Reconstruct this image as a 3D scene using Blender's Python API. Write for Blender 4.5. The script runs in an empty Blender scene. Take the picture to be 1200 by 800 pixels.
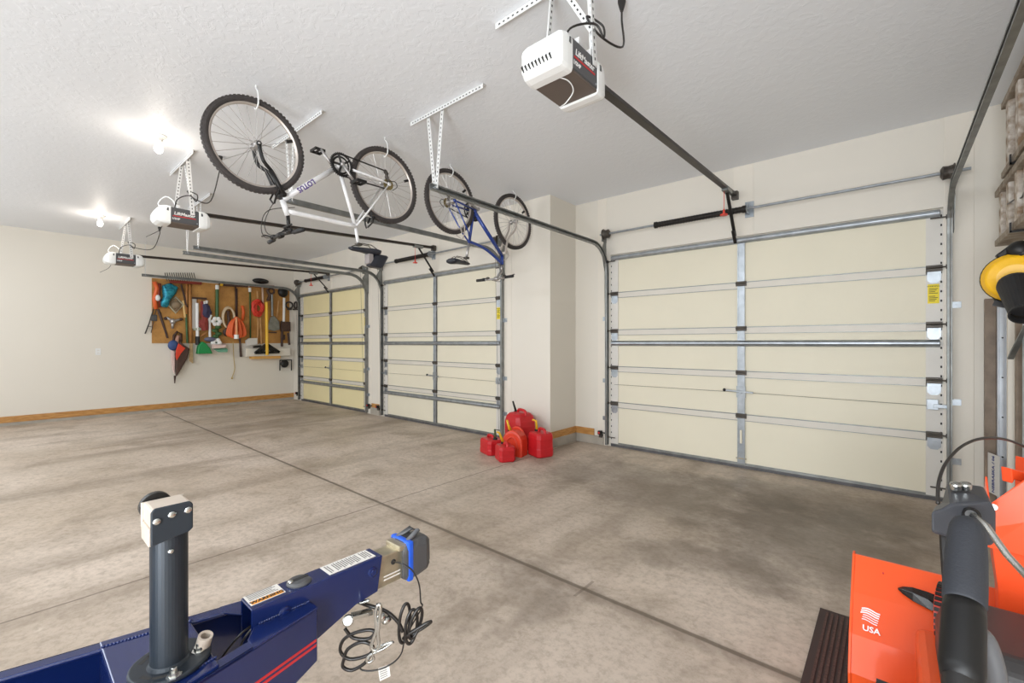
import bpy, bmesh, math, random
from mathutils import Vector, Matrix
random.seed(7)
S = bpy.context.scene
COL = S.collection
PI = math.pi

# ------------------------------------------------------------------ camera, light, exposure
FPX, YAW, CYPX, CAMH, CAMD = 515.3, 0.7106, 401.86, 1.3101, 5.0573
cd = bpy.data.cameras.new('camera'); cam = bpy.data.objects.new('camera', cd); COL.objects.link(cam)
cam.location = (0, -CAMD, CAMH); cam.rotation_euler = (PI/2, 0, YAW)
cd.sensor_fit = 'HORIZONTAL'; cd.sensor_width = 36.0; cd.lens = FPX*36/1200
cd.shift_y = (CYPX-400)/1200; cd.clip_start = 0.02; cd.clip_end = 100
S.camera = cam
S.view_settings.view_transform = 'Standard'; S.view_settings.look = 'None'
S.view_settings.gamma = 1.0; S.view_settings.use_curve_mapping = False
S.view_settings.exposure = 0.15
w = bpy.data.worlds.new('world'); S.world = w; w.use_nodes = True
w.node_tree.nodes['Background'].inputs[0].default_value = (0.9, 0.95, 1, 1)
w.node_tree.nodes['Background'].inputs[1].default_value = 1.0

def area(name, loc, rot, sx, sy, power, color=(1, 1, 1)):
    l = bpy.data.lights.new(name, 'AREA'); l.shape = 'RECTANGLE'; l.size = sx; l.size_y = sy
    l.energy = power; l.color = color
    o = bpy.data.objects.new(name, l); COL.objects.link(o); o.location = loc; o.rotation_euler = rot
    return o
# fill lamps added behind the camera; the room itself has no such sources
FILL_TINT = (0.855, 0.93, 1.0)  # cool tint shared by the added fill lamps
area('back_fill', (-6.8, -7.1, 1.6), (PI/2, 0, 0), 7.0, 2.4, 66, FILL_TINT)  # added fill facing the doors, no window stands here
area('right_fill', (0.30, -7.1, 1.5), (math.radians(98), 0, math.radians(8)), 0.9, 2.2, 60, FILL_TINT)  # added fill for the right bay, the back wall has no door
area('overhead_fill', (-4.6, -6.6, 3.0), (math.radians(42), 0, 0), 9.5, 0.9, 150, FILL_TINT)  # added fill tilted down, brightens floor and walls
area('upward_fill', (-0.2, -7.0, 0.4), (math.radians(116), 0, 0), 1.6, 0.7, 78, FILL_TINT)  # added low fill aimed up to brighten the ceiling
BULB = 3.6

CS, SN = math.cos(YAW), math.sin(YAW)
def at(px, py, ax, v):
    """point of the room seen at a photo pixel, on the plane ax = v ('X','Y','Z') or at depth v ('F')"""
    a = (px-600)/FPX; b = -(py-CYPX)/FPX
    d = Vector((CS*a-SN, SN*a+CS, b)); o = Vector((0, -CAMD, CAMH))
    if ax == 'F': t = v
    else:
        i = 'XYZ'.index(ax); t = (v-o[i])/d[i]
    return o+d*t

# ------------------------------------------------------------------ materials
MATS = {}
def mat(name, col, rough=0.5, metal=0.0, bump=0.0, bscale=40.0, var=0.0, vscale=6.0, emit=0.0, spec=0.5, coat=0.0, col2=None, stretch=None, trans=0.0):
    if name in MATS: return MATS[name]
    m = bpy.data.materials.new(name); m.use_nodes = True; nt = m.node_tree; N = nt.nodes; L = nt.links
    b = N['Principled BSDF']
    b.inputs['Base Color'].default_value = (*col, 1); b.inputs['Roughness'].default_value = rough
    b.inputs['Metallic'].default_value = metal; b.inputs['Specular IOR Level'].default_value = spec
    b.inputs['Coat Weight'].default_value = coat; b.inputs['Coat Roughness'].default_value = 0.08
    b.inputs['Transmission Weight'].default_value = trans
    if emit:
        b.inputs['Emission Color'].default_value = (*col, 1); b.inputs['Emission Strength'].default_value = emit
    tc = N.new('ShaderNodeTexCoord'); src = tc.outputs['Object']
    if stretch:
        mp = N.new('ShaderNodeMapping'); mp.inputs['Scale'].default_value = stretch
        L.new(src, mp.inputs['Vector']); src = mp.outputs['Vector']
    n = N.new('ShaderNodeTexNoise'); n.inputs['Scale'].default_value = vscale; n.inputs['Detail'].default_value = 4
    L.new(src, n.inputs['Vector'])
    c2 = col2 or tuple(c*(1-var) for c in col)
    r = N.new('ShaderNodeMix'); r.data_type = 'RGBA'
    mr = N.new('ShaderNodeMapRange'); mr.inputs[1].default_value = 0.35; mr.inputs[2].default_value = 0.65
    L.new(n.outputs['Fac'], mr.inputs[0]); L.new(mr.outputs[0], r.inputs[0])
    r.inputs[6].default_value = (*col, 1); r.inputs[7].default_value = (*c2, 1)
    L.new(r.outputs[2], b.inputs['Base Color'])
    if bump:
        n2 = N.new('ShaderNodeTexNoise'); n2.inputs['Scale'].default_value = bscale; n2.inputs['Detail'].default_value = 3
        L.new(src, n2.inputs['Vector'])
        bp = N.new('ShaderNodeBump'); bp.inputs['Strength'].default_value = bump; bp.inputs['Distance'].default_value = 0.01
        L.new(n2.outputs['Fac'], bp.inputs['Height']); L.new(bp.outputs['Normal'], b.inputs['Normal'])
    MATS[name] = m; return m

def srgb(r, g, b):
    f = lambda c: (c/255/12.92) if c/255 <= 0.04045 else ((c/255+0.055)/1.055)**2.4
    return (f(r), f(g), f(b))

def floor_material():
    m = bpy.data.materials.new('concrete_floor'); m.use_nodes = True; nt = m.node_tree; N = nt.nodes; L = nt.links
    b = N['Principled BSDF']; b.inputs['Roughness'].default_value = 0.5; b.inputs['Specular IOR Level'].default_value = 0.25
    tc = N.new('ShaderNodeTexCoord')
    def noise(scale, det=5, stretch=(1, 1, 1), rough=0.55, dist=0.0):
        mp = N.new('ShaderNodeMapping'); mp.inputs['Scale'].default_value = stretch
        L.new(tc.outputs['Object'], mp.inputs['Vector'])
        n = N.new('ShaderNodeTexNoise'); n.inputs['Scale'].default_value = scale; n.inputs['Detail'].default_value = det
        n.inputs['Roughness'].default_value = rough; n.inputs['Distortion'].default_value = dist
        L.new(mp.outputs['Vector'], n.inputs['Vector']); return n.outputs['Fac']
    def mrange(v, a, c, d=0.0, e=1.0):
        r = N.new('ShaderNodeMapRange'); r.interpolation_type = 'SMOOTHSTEP'
        for i, x in enumerate((a, c, d, e)): r.inputs[i+1].default_value = x
        L.new(v, r.inputs[0]); return r.outputs[0]
    def mix(f, a, c):
        x = N.new('ShaderNodeMix'); x.data_type = 'RGBA'
        for s, i in ((f, 0), (a, 6), (c, 7)):
            if hasattr(s, 'links'): L.new(s, x.inputs[i])
            else: x.inputs[i].default_value = s if i == 0 else (*s, 1)
        return x.outputs[2]
    def math_(op, a, c=0.0):
        x = N.new('ShaderNodeMath'); x.operation = op
        for s, i in ((a, 0), (c, 1)):
            if hasattr(s, 'links'): L.new(s, x.inputs[i])
            else: x.inputs[i].default_value = s
        return x.outputs[0]
    c = mix(mrange(noise(0.55, 5), 0.35, 0.68), srgb(211, 195, 180), srgb(190, 173, 155))
    c = mix(math_('MULTIPLY', mrange(noise(0.8, 5, (1.9, 0.28, 1), 0.6), 0.45, 0.68), 0.50), c, srgb(122, 107, 90))   # tyre streaks along the bays
    c = mix(math_('MULTIPLY', mrange(noise(2.2, 7, (1, 1, 1), 0.65, 0.6), 0.45, 0.72), 0.5), c, srgb(136, 121, 104))
    c = mix(math_('MULTIPLY', mrange(noise(26, 8, (1, 1, 1), 0.75), 0.42, 0.66), 0.36), c, srgb(128, 113, 96))
    c = mix(math_('MULTIPLY', mrange(noise(9, 8, (1, 1, 1), 0.72, 0.4), 0.5, 0.7), 0.28), c, srgb(126, 111, 95))
    c = mix(math_('MULTIPLY', mrange(noise(5.5, 6, (1, 1.4, 1), 0.7, 1.0), 0.62, 0.75), 0.38), c, srgb(222, 212, 197))   # pale scuffs
    sep = N.new('ShaderNodeSeparateXYZ'); L.new(tc.outputs['Object'], sep.inputs[0]); X, Y = sep.outputs[0], sep.outputs[1]
    wob = math_('MULTIPLY', math_('SUBTRACT', noise(3.0, 3), 0.5), 0.05)
    # oily dark patches in the nearest bay
    def blot(cx, cy, rx, ry, k, colr=srgb(88, 77, 66)):
        dx = math_('DIVIDE', math_('SUBTRACT', X, cx), rx); dy = math_('DIVIDE', math_('SUBTRACT', Y, cy), ry)
        d = math_('ADD', math_('MULTIPLY', dx, dx), math_('MULTIPLY', dy, dy))
        d = math_('ADD', d, math_('MULTIPLY', math_('SUBTRACT', noise(2.6, 6, (1, 1, 1), 0.65), 0.5), 2.6))
        return mix(math_('MULTIPLY', mrange(d, 0.1, 1.15, 1.0, 0.0), k), c, colr)
    for a in ((-1.5, -1.15, 1.7, 0.75, 0.42), (-0.45, -1.5, 0.75, 0.9, 0.5), (-0.5, -0.7, 1.2, 0.5, 0.42), (-0.85, -2.3, 0.6, 0.3, 0.35), (-1.55, -3.1, 0.5, 0.25, 0.22), (-8.8, -1.3, 1.2, 0.6, 0.28), (-1.3, -3.28, 0.10, 0.28, 0.35), (-1.1, -3.5, 1.2, 0.6, 0.16)):
        c = blot(*a)
    c = blot(-0.45, -1.3, 1.5, 1.5, 0.2, srgb(122, 109, 95))
    c = blot(-1.9, -2.0, 1.6, 1.2, 0.1, srgb(120, 105, 88))
    # saw-cut control joints
    def joint(coord, pos, wd, k, lim=None):
        d = math_('ABSOLUTE', math_('SUBTRACT', math_('ADD', coord, math_('MULTIPLY', wob, 0.25)), pos))
        f = math_('MULTIPLY', mrange(d, wd*0.4, wd, 1.0, 0.0), k)
        if lim:
            cc, lo, hi = lim
            f = math_('MULTIPLY', f, math_('MULTIPLY', math_('GREATER_THAN', cc, lo), math_('LESS_THAN', cc, hi)))
        return f
    jn = None
    for a in ((Y, -3.03, 0.019, 0.72), (X, -3.15, 0.010, 0.6), (X, -5.62, 0.008, 0.35, (Y, -7, -2.0)), (X, -1.24, 0.012, 0.45, (Y, -3.12, -2.93))):
        f = joint(*a); c = mix(f, c, srgb(86, 75, 64)); jn = f if jn is None else math_('MAXIMUM', jn, f)
    # grime that has gathered beside the long joint
    d = math_('ABSOLUTE', math_('SUBTRACT', Y, -3.05))
    f = math_('MULTIPLY', mrange(math_('ADD', d, math_('MULTIPLY', math_('SUBTRACT', noise(6, 6), 0.5), 0.16)), 0.0, 0.085, 1.0, 0.0), 0.42)
    f = math_('MULTIPLY', f, mrange(X, -3.4, -1.5, 0.25, 1.0))
    c = mix(f, c, srgb(98, 84, 70))
    L.new(c, b.inputs['Base Color'])
    rr = mrange(noise(1.4, 5), 0.3, 0.7, 0.38, 0.62); L.new(rr, b.inputs['Roughness'])
    h = math_('SUBTRACT', math_('MULTIPLY', noise(60, 6), 0.25), math_('MULTIPLY', jn, 1.0))
    bp = N.new('ShaderNodeBump'); bp.inputs['Strength'].default_value = 0.25; bp.inputs['Distance'].default_value = 0.006
    L.new(h, bp.inputs['Height']); L.new(bp.outputs['Normal'], b.inputs['Normal'])
    MATS['floor'] = m; return m

def ceiling_material():
    m = bpy.data.materials.new('knockdown_ceiling'); m.use_nodes = True; nt = m.node_tree; N = nt.nodes; L = nt.links
    b = N['Principled BSDF']; b.inputs['Base Color'].default_value = (*srgb(238, 240, 244), 1)
    b.inputs['Roughness'].default_value = 0.5; b.inputs['Specular IOR Level'].default_value = 0.3
    tc = N.new('ShaderNodeTexCoord')
    n = N.new('ShaderNodeTexNoise'); n.inputs['Scale'].default_value = 17; n.inputs['Detail'].default_value = 5; n.inputs['Roughness'].default_value = 0.55; n.inputs['Distortion'].default_value = 0.7
    r = N.new('ShaderNodeMapRange'); r.interpolation_type = 'SMOOTHSTEP'; r.inputs[1].default_value = 0.46; r.inputs[2].default_value = 0.6
    bp = N.new('ShaderNodeBump'); bp.inputs['Strength'].default_value = 0.16; bp.inputs['Distance'].default_value = 0.005
    L.new(tc.outputs['Object'], n.inputs['Vector']); L.new(n.outputs['Fac'], r.inputs[0]); L.new(r.outputs[0], bp.inputs['Height']); L.new(bp.outputs['Normal'], b.inputs['Normal'])
    return m

def wood_grain(name, c1, c2, stretch):
    return mat(name, c1, 0.5, col2=c2, vscale=9, stretch=stretch, bump=0.05, bscale=30)

WALL = mat('wall_paint', srgb(230, 223, 211), 0.62, bump=0.06, bscale=70, var=0.02, vscale=0.8)
WALLW = mat('wall_trim_paint', srgb(234, 226, 213), 0.55, var=0.02, vscale=1.2)
BASE = wood_grain('oak_baseboard', srgb(204, 152, 88), srgb(176, 122, 62), (1, 1, 6))
CURB = mat('concrete_curb', srgb(176, 168, 156), 0.8, bump=0.2, bscale=40, var=0.15, vscale=7)
PANEL = mat('door_panel_cream', srgb(232, 224, 202), 0.5, bump=0.04, bscale=60, var=0.025, vscale=2)
PANELY = mat('door_panel_yellow_cream', srgb(240, 226, 178), 0.5, bump=0.04, bscale=60, var=0.03, vscale=2)
STILE = mat('white_steel_stile', srgb(222, 217, 209), 0.42, 0.0, var=0.04, vscale=8)
RAILW = mat('white_steel_rail', srgb(222, 215, 203), 0.4, 0.0, var=0.05, vscale=5)
GALV = mat('galvanized_steel', srgb(176, 182, 188), 0.36, 0.85, var=0.22, vscale=14, bump=0.02)
GALVD = mat('dull_galvanized_steel', srgb(150, 152, 150), 0.45, 0.8, var=0.25, vscale=12, bump=0.02)
WPERF = mat('white_perforated_steel', srgb(224, 223, 221), 0.4, 0.1, var=0.05, vscale=10)
DGREY = mat('dark_grey_steel', srgb(92, 86, 80), 0.45, 0.6, var=0.25, vscale=14)
BLACK = mat('black_metal', srgb(36, 34, 33), 0.42, 0.3, var=0.2, vscale=20)
SPRING = mat('black_spring_steel', srgb(40, 36, 33), 0.5, 0.4)
BRONZE = mat('dark_bronze_rail', srgb(62, 55, 50), 0.38, 0.5, var=0.2, vscale=10)
HOLE = mat('dark_hole', srgb(48, 46, 45), 0.8)
RUBBER = mat('black_rubber', srgb(34, 33, 34), 0.62, var=0.2, vscale=20)
SEAL = mat('grey_rubber_seal', srgb(96, 94, 96), 0.6, var=0.3, vscale=12)
WPLAST = mat('white_plastic', srgb(236, 236, 234), 0.35, spec=0.5)
LENS = mat('frosted_white_lens', srgb(238, 238, 236), 0.3, spec=0.5, bump=0.05, bscale=120)
GPLAST = mat('charcoal_plastic', srgb(78, 78, 80), 0.42)
OBOT = mat('brown_grey_plastic', srgb(96, 84, 76), 0.5)
REDL = mat('red_paint_line', srgb(196, 40, 44), 0.5)
WHITE = mat('white_lettering', srgb(240, 238, 236), 0.5)
YELLOW = mat('yellow_sticker', srgb(242, 218, 40), 0.5)
INK = mat('black_ink', srgb(30, 28, 30), 0.6)
NAVY = mat('navy_gloss_paint', srgb(16, 34, 88), 0.2, 0.1, spec=0.5, coat=0.45, bump=0.02, bscale=250, var=0.08, vscale=6)
ROYAL = mat('royal_blue_paint', srgb(24, 70, 138), 0.3, 0.1, coat=0.4)
POSTM = mat('satin_black_steel', srgb(38, 45, 53), 0.42, 0.25, bump=0.03, bscale=300)
CHROME = mat('zinc_plated_steel', srgb(205, 206, 203), 0.24, 1.0, var=0.15, vscale=30)
ZINC = mat('yellow_zinc_steel', srgb(200, 190, 166), 0.3, 0.8, var=0.25, vscale=24)
TAPE = mat('blue_tape', srgb(34, 92, 214), 0.4)
CABLE = mat('black_vinyl_cable', srgb(34, 30, 28), 0.33)
DECAL = mat('white_decal', srgb(226, 222, 216), 0.5)
ORANGED = mat('orange_warning_band', srgb(236, 154, 44), 0.5)
GREYTX = mat('grey_print', srgb(120, 116, 112), 0.6)
REDC = mat('red_plastic', srgb(204, 32, 40), 0.38, spec=0.5, bump=0.05, bscale=60, var=0.1, vscale=8)
REDO = mat('orange_red_plastic', srgb(226, 66, 40), 0.4, spec=0.5, bump=0.05, bscale=60, var=0.08, vscale=8)
YSPOUT = mat('yellow_plastic_spout', srgb(236, 186, 44), 0.4)
SNOW = mat('orange_enamel', srgb(236, 86, 34), 0.4, spec=0.35, coat=0.1)
CHUTE = mat('orange_plastic_chute', srgb(243, 84, 40), 0.3, spec=0.5, coat=0.3)
SGREY = mat('slate_grey_plastic', srgb(58, 60, 66), 0.45, bump=0.03, bscale=150)
FOAM = mat('charcoal_foam', srgb(34, 36, 42), 0.7, bump=0.1, bscale=400)
GLOSSB = mat('gloss_black_plastic', srgb(28, 26, 26), 0.25)
MATM = mat('brown_mat_ribs', srgb(92, 66, 58), 0.9, var=0.4, vscale=90)
LADW = mat('paint_spattered_wood', srgb(170, 158, 142), 0.7, col2=srgb(128, 110, 92), vscale=14, bump=0.1)
RUNG = mat('spattered_rung_wood', srgb(222, 214, 204), 0.7, col2=srgb(150, 124, 98), vscale=18)
PLANK = wood_grain('weathered_plank', srgb(146, 128, 110), srgb(118, 100, 84), (1, 12, 0.8))
ALU = mat('aluminium', srgb(200, 204, 210), 0.35, 0.35, var=0.12, vscale=10)
YEL = mat('yellow_tool_plastic', srgb(248, 190, 28), 0.35)
PEG = mat('tan_pegboard', srgb(196, 144, 76), 0.6, col2=srgb(170, 120, 60), vscale=5)
WOODH = wood_grain('wooden_handle', srgb(204, 158, 98), srgb(170, 120, 66), (8, 8, 1))
TAN = mat('tan_handle', srgb(186, 128, 72), 0.5, var=0.2, vscale=20)
GREEN = mat('green_plastic', srgb(28, 140, 74), 0.4)
DGREEN = mat('dark_green_pole', srgb(58, 96, 52), 0.45)
TEAL = mat('teal_foil', srgb(54, 166, 184), 0.2, 0.5, col2=srgb(24, 100, 130), vscale=30, bump=0.6, bscale=50)
ORANGE = mat('orange_vinyl', srgb(226, 100, 44), 0.45)
REDCORD = mat('red_vinyl', srgb(222, 66, 48), 0.45)
DRED = mat('dark_red_paint', srgb(138, 52, 36), 0.5, var=0.2, vscale=20)
BRN = mat('dark_brown', srgb(78, 54, 44), 0.6, var=0.3, vscale=25)
BLUE = mat('blue_fabric', srgb(60, 82, 132), 0.7)
PINKW = mat('pale_pink_fabric', srgb(226, 200, 192), 0.7)
BEIGE = mat('beige_hose', srgb(212, 190, 158), 0.5)
BWHITE = mat('white_bike_paint', srgb(232, 230, 230), 0.25, coat=0.4)
BBLUE = mat('blue_bike_paint', srgb(38, 66, 148), 0.25, 0.2, coat=0.5)
TIRE = mat('tyre_rubber', srgb(66, 60, 58), 0.75, var=0.25, vscale=40, bump=0.3, bscale=160)
RIM = mat('alloy_rim', srgb(206, 196, 188), 0.3, 0.5)
SPOKE = mat('steel_spoke', srgb(176, 172, 170), 0.3, 0.7)
PURPLE = mat('purple_decal', srgb(84, 58, 130), 0.5)
LEATHER = mat('black_vinyl', srgb(38, 40, 48), 0.4)
BRASS = mat('brassy_cassette', srgb(150, 134, 90), 0.35, 0.7)
PORC = mat('white_porcelain', srgb(240, 238, 234), 0.3)
BULBM = mat('lit_bulb', (1.0, 0.93, 0.84), 0.5, emit=9.0)
BLUETX = mat('blue_plate_print', srgb(48, 62, 130), 0.5)
CREAMB = mat('cream_worn_steel', srgb(206, 192, 178), 0.4, 0.2, var=0.1, vscale=20)

# ------------------------------------------------------------------ mesh builder
ORIG = {}
def thing(name, label, cat, loc=(0, 0, 0), group=None, local=None):
    o = bpy.data.objects.new(name, None); COL.objects.link(o); o.empty_display_size = 0.05
    if local is not None: o.matrix_basis = local; ORIG[o] = Vector((0, 0, 0))
    else: o.location = loc; ORIG[o] = Vector(loc)
    o['label'] = label; o['category'] = cat
    if group: o['group'] = group
    return o
def tag(o, label, cat, group=None):
    o['label'] = label; o['category'] = cat
    if group: o['group'] = group
    return o
def struct(o, kind='structure'):
    o['kind'] = kind; return o

class MB:
    def __init__(s): s.bm = bmesh.new(); s.mi = 0
    def face(s, vs):
        try: f = s.bm.faces.new(vs); f.material_index = s.mi; return f
        except ValueError: return None
    def box(s, c, size, R=None):
        c = Vector(c); h = [x/2 for x in size]; vs = []
        for x in (-1, 1):
            for y in (-1, 1):
                for z in (-1, 1):
                    p = Vector((x*h[0], y*h[1], z*h[2]))
                    vs.append(s.bm.verts.new(c+(R @ p if R else p)))
        for q in ((0, 1, 3, 2), (4, 6, 7, 5), (0, 4, 5, 1), (2, 3, 7, 6), (0, 2, 6, 4), (1, 5, 7, 3)): s.face([vs[i] for i in q])
        return s
    def b2(s, a, b):
        return s.box([(x+y)/2 for x, y in zip(a, b)], [abs(x-y) for x, y in zip(a, b)])
    def beam(s, p, q, wd, ht, up=(0, 0, 1)):
        p, q, up = Vector(p), Vector(q), Vector(up); t = (q-p); L = t.length; t.normalize()
        sd = t.cross(up)
        if sd.length < 1e-5: sd = t.cross(Vector((1, 0, 0)))
        sd.normalize(); u = sd.cross(t)
        R = Matrix((t, sd, u)).transposed()
        return s.box((p+q)/2, (L, wd, ht), R)
    def tube(s, pts, r, seg=8, closed=False, caps=True):
        pts = [Vector(p) for p in pts]; n = len(pts)
        rs = r if isinstance(r, (list, tuple)) else [r]*n
        rings = []; prev = None
        for i, p in enumerate(pts):
            if closed: t = pts[(i+1) % n]-pts[i-1]
            else: t = pts[min(i+1, n-1)]-pts[max(i-1, 0)]
            if t.length < 1e-9: t = Vector((0, 0, 1))
            t.normalize()
            if prev is None:
                a = Vector((0, 0, 1)) if abs(t.z) < 0.9 else Vector((1, 0, 0)); nrm = t.cross(a).normalized()
            else:
                nrm = prev-t*prev.dot(t)
                nrm = nrm.normalized() if nrm.length > 1e-6 else t.orthogonal().normalized()
            prev = nrm; bn = t.cross(nrm)
            rings.append([s.bm.verts.new(p+(nrm*math.cos(2*PI*k/seg)+bn*math.sin(2*PI*k/seg))*rs[i]) for k in range(seg)])
        m = n if closed else n-1
        for i in range(m):
            A, B = rings[i], rings[(i+1) % n]
            for k in range(seg): s.face([A[k], A[(k+1) % seg], B[(k+1) % seg], B[k]])
        if caps and not closed: s.face(rings[0][::-1]); s.face(rings[-1])
        return s
    def ring(s, c, ax, R, r, n=40, seg=8, sq=1.0):
        """torus of tube radius r; sq squashes the tube along the axis"""
        c, ax = Vector(c), Vector(ax).normalized(); u = ax.orthogonal().normalized(); v = ax.cross(u); rg = []
        for i in range(n):
            a = 2*PI*i/n; d = u*math.cos(a)+v*math.sin(a)
            rg.append([s.bm.verts.new(c+d*(R+r*math.cos(2*PI*k/seg))+ax*(r*sq*math.sin(2*PI*k/seg))) for k in range(seg)])
        for i in range(n):
            A, B = rg[i], rg[(i+1) % n]
            for k in range(seg): s.face([A[k], A[(k+1) % seg], B[(k+1) % seg], B[k]])
        return s
    def lathe(s, c, ax, prof, n=24, cap=True):
        c, ax = Vector(c), Vector(ax).normalized(); u = ax.orthogonal().normalized(); v = ax.cross(u); rg = []
        for (r, h) in prof:
            r = max(r, 1e-4)
            rg.append([s.bm.verts.new(c+ax*h+(u*math.cos(2*PI*k/n)+v*math.sin(2*PI*k/n))*r) for k in range(n)])
        for A, B in zip(rg, rg[1:]):
            for k in range(n): s.face([A[k], A[(k+1) % n], B[(k+1) % n], B[k]])
        if cap: s.face(rg[0][::-1]); s.face(rg[-1])
        return s
    def cyl(s, p, q, r, n=16):
        p, q = Vector(p), Vector(q); return s.lathe(p, q-p, [(r, 0), (r, (q-p).length)], n)
    def prism(s, pts, d):
        """pts: 3-D polygon, swept by vector d"""
        pts = [Vector(p) for p in pts]; d = Vector(d)
        A = [s.bm.verts.new(p) for p in pts]; B = [s.bm.verts.new(p+d) for p in pts]; n = len(pts)
        s.face(A[::-1]); s.face(B)
        for i in range(n): s.face([A[i], A[(i+1) % n], B[(i+1) % n], B[i]])
        return s
    def ball(s, c, rx, ry=None, rz=None, n=16, m=10, R=None):
        ry = ry or rx; rz = rz or rx; c = Vector(c); rg = []
        for j in range(1, m):
            th = PI*j/m
            row = []
            for k in range(n):
                p = Vector((rx*math.sin(th)*math.cos(2*PI*k/n), ry*math.sin(th)*math.sin(2*PI*k/n), rz*math.cos(th)))
                row.append(s.bm.verts.new(c+(R @ p if R else p)))
            rg.append(row)
        t = s.bm.verts.new(c+(R @ Vector((0, 0, rz)) if R else Vector((0, 0, rz)))); b = s.bm.verts.new(c-(R @ Vector((0, 0, rz)) if R else Vector((0, 0, rz))))
        for A, B in zip(rg, rg[1:]):
            for k in range(n): s.face([A[k], B[k], B[(k+1) % n], A[(k+1) % n]])
        for k in range(n): s.face([t, rg[0][k], rg[0][(k+1) % n]]); s.face([b, rg[-1][(k+1) % n], rg[-1][k]])
        return s
    def loft(s, rings, cap=True, closed=True):
        R = [[s.bm.verts.new(Vector(p)) for p in r] for r in rings]; n = len(R[0])
        for A, B in zip(R, R[1:]):
            for k in range(n if closed else n-1): s.face([A[k], A[(k+1) % n], B[(k+1) % n], B[k]])
        if cap: s.face(R[0][::-1]); s.face(R[-1])
        return s
    def build(s, name, mats, parent=None, smooth=False, bevel=0.0, solid=0.0, bseg=2, sub=0):
        bm = s.bm; off = ORIG.get(parent, Vector((0, 0, 0))) if parent else Vector((0, 0, 0))
        if parent is None:
            xs = [v.co for v in bm.verts]
            off = Vector((sum(v.x for v in xs)/len(xs), sum(v.y for v in xs)/len(xs), min(v.z for v in xs))) if s_off else Vector((0, 0, 0))
        bmesh.ops.recalc_face_normals(bm, faces=bm.faces)
        if off.length: bmesh.ops.translate(bm, verts=bm.verts, vec=-off)
        me = bpy.data.meshes.new(name); bm.to_mesh(me); bm.free()
        for m in (mats if isinstance(mats, (list, tuple)) else [mats]): me.materials.append(m)
        if smooth:
            for p in me.polygons: p.use_smooth = True
        o = bpy.data.objects.new(name, me); COL.objects.link(o)
        if parent: o.parent = parent; ORIG[o] = ORIG[parent]
        else: o.location = off; ORIG[o] = off
        if solid: md = o.modifiers.new('solid', 'SOLIDIFY'); md.thickness = solid; md.offset = 0
        if bevel: md = o.modifiers.new('bevel', 'BEVEL'); md.width = bevel; md.segments = bseg; md.limit_method = 'ANGLE'
        if sub: md = o.modifiers.new('subd', 'SUBSURF'); md.levels = sub; md.render_levels = sub
        return o
s_off = True
def setting(mb, name, m, **k):
    global s_off
    s_off = False; o = mb.build(name, m, **k); s_off = True
    return struct(o)

def text(name, body, size, org, xd, yd, m, parent, align='CENTER', sx=1.0, bold=0.0, shear=0.0):
    cu = bpy.data.curves.new(name, 'FONT'); cu.body = body; cu.size = size; cu.align_x = align; cu.align_y = 'CENTER'
    cu.extrude = 0.0006; cu.offset = bold; cu.shear = shear; cu.resolution_u = 2
    t = bpy.data.objects.new(name, cu); COL.objects.link(t)
    dg = bpy.context.evaluated_depsgraph_get(); me = bpy.data.meshes.new_from_object(t.evaluated_get(dg))
    bpy.data.objects.remove(t); bpy.data.curves.remove(cu)
    me.name = name
    xd = Vector(xd).normalized(); yd = Vector(yd).normalized(); zd = xd.cross(yd)
    R = Matrix((xd*sx, yd, zd)).transposed(); org = Vector(org)-ORIG[parent]
    me.transform(Matrix.Translation(org) @ R.to_4x4())
    me.materials.clear(); me.materials.append(m)
    o = bpy.data.objects.new(name, me); COL.objects.link(o); o.parent = parent; ORIG[o] = ORIG[parent]
    return o

def spline(pts, n=8):
    pts = [Vector(p) for p in pts]; out = []
    for i in range(len(pts)-1):
        a, b, c, d = pts[max(i-1, 0)], pts[i], pts[i+1], pts[min(i+2, len(pts)-1)]
        for k in range(n):
            t = k/n
            out.append(0.5*((2*b)+(c-a)*t+(2*a-5*b+4*c-d)*t*t+(3*b-a-3*c+d)*t**3))
    out.append(pts[-1]); return out

def perforated(mb, p, q, wd, up, legs=True, pitch=0.034, hole=0.0085, th=0.004):
    """slotted steel strap or angle between p and q: material 0 steel, 1 holes"""
    p, q, up = Vector(p), Vector(q), Vector(up).normalized(); t = (q-p).normalized(); up = (up-t*up.dot(t)).normalized(); sd = t.cross(up)
    mb.mi = 0; mb.beam(p, q, wd, th, up)
    if legs: mb.beam(p+sd*(wd/2)-up*(wd/2), q+sd*(wd/2)-up*(wd/2), wd, th, sd)
    L = (q-p).length; k = int(L/pitch)
    mb.mi = 1
    for i in range(k):
        c = p+t*(pitch*(i+0.5)+(L-k*pitch)/2)
        mb.box(c, (hole*1.6, hole, th*1.25), Matrix((t, sd, up)).transposed())
        if legs:
            mb.box(c+sd*(wd/2)-up*(wd/2), (hole*1.6, hole, th*1.25), Matrix((t, up, sd)).transposed())
    mb.mi = 0

# ------------------------------------------------------------------ the room
ZC = 3.164; XB = -10.6; XR = 0.75; YB = -0.585; YBACK = -7.25
setting(MB().b2((XB-.1, YBACK-.1, -0.12), (XR+.1, 0.5, 0.0)), 'floor', floor_material())
setting(MB().b2((XB-.1, YBACK-.1, ZC), (XR+.1, 0.5, ZC+0.1)), 'ceiling', ceiling_material())
setting(MB().b2((XB-.12, YBACK-.1, 0), (XB, 0.5, ZC)), 'wall_left', WALL)
setting(MB().b2((XR, YBACK-.1, 0), (XR+.12, 0.5, ZC)), 'wall_right', WALL)
setting(MB().b2((XB, YBACK-.12, 0), (XR, YBACK, ZC)), 'wall_back', WALL)
DTOP = 2.43
DOORS = {'A': (-2.70, 0.33, 0.0), 'B': (-6.87, -4.035, YB), 'C': (-10.215, -7.43, YB)}
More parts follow.
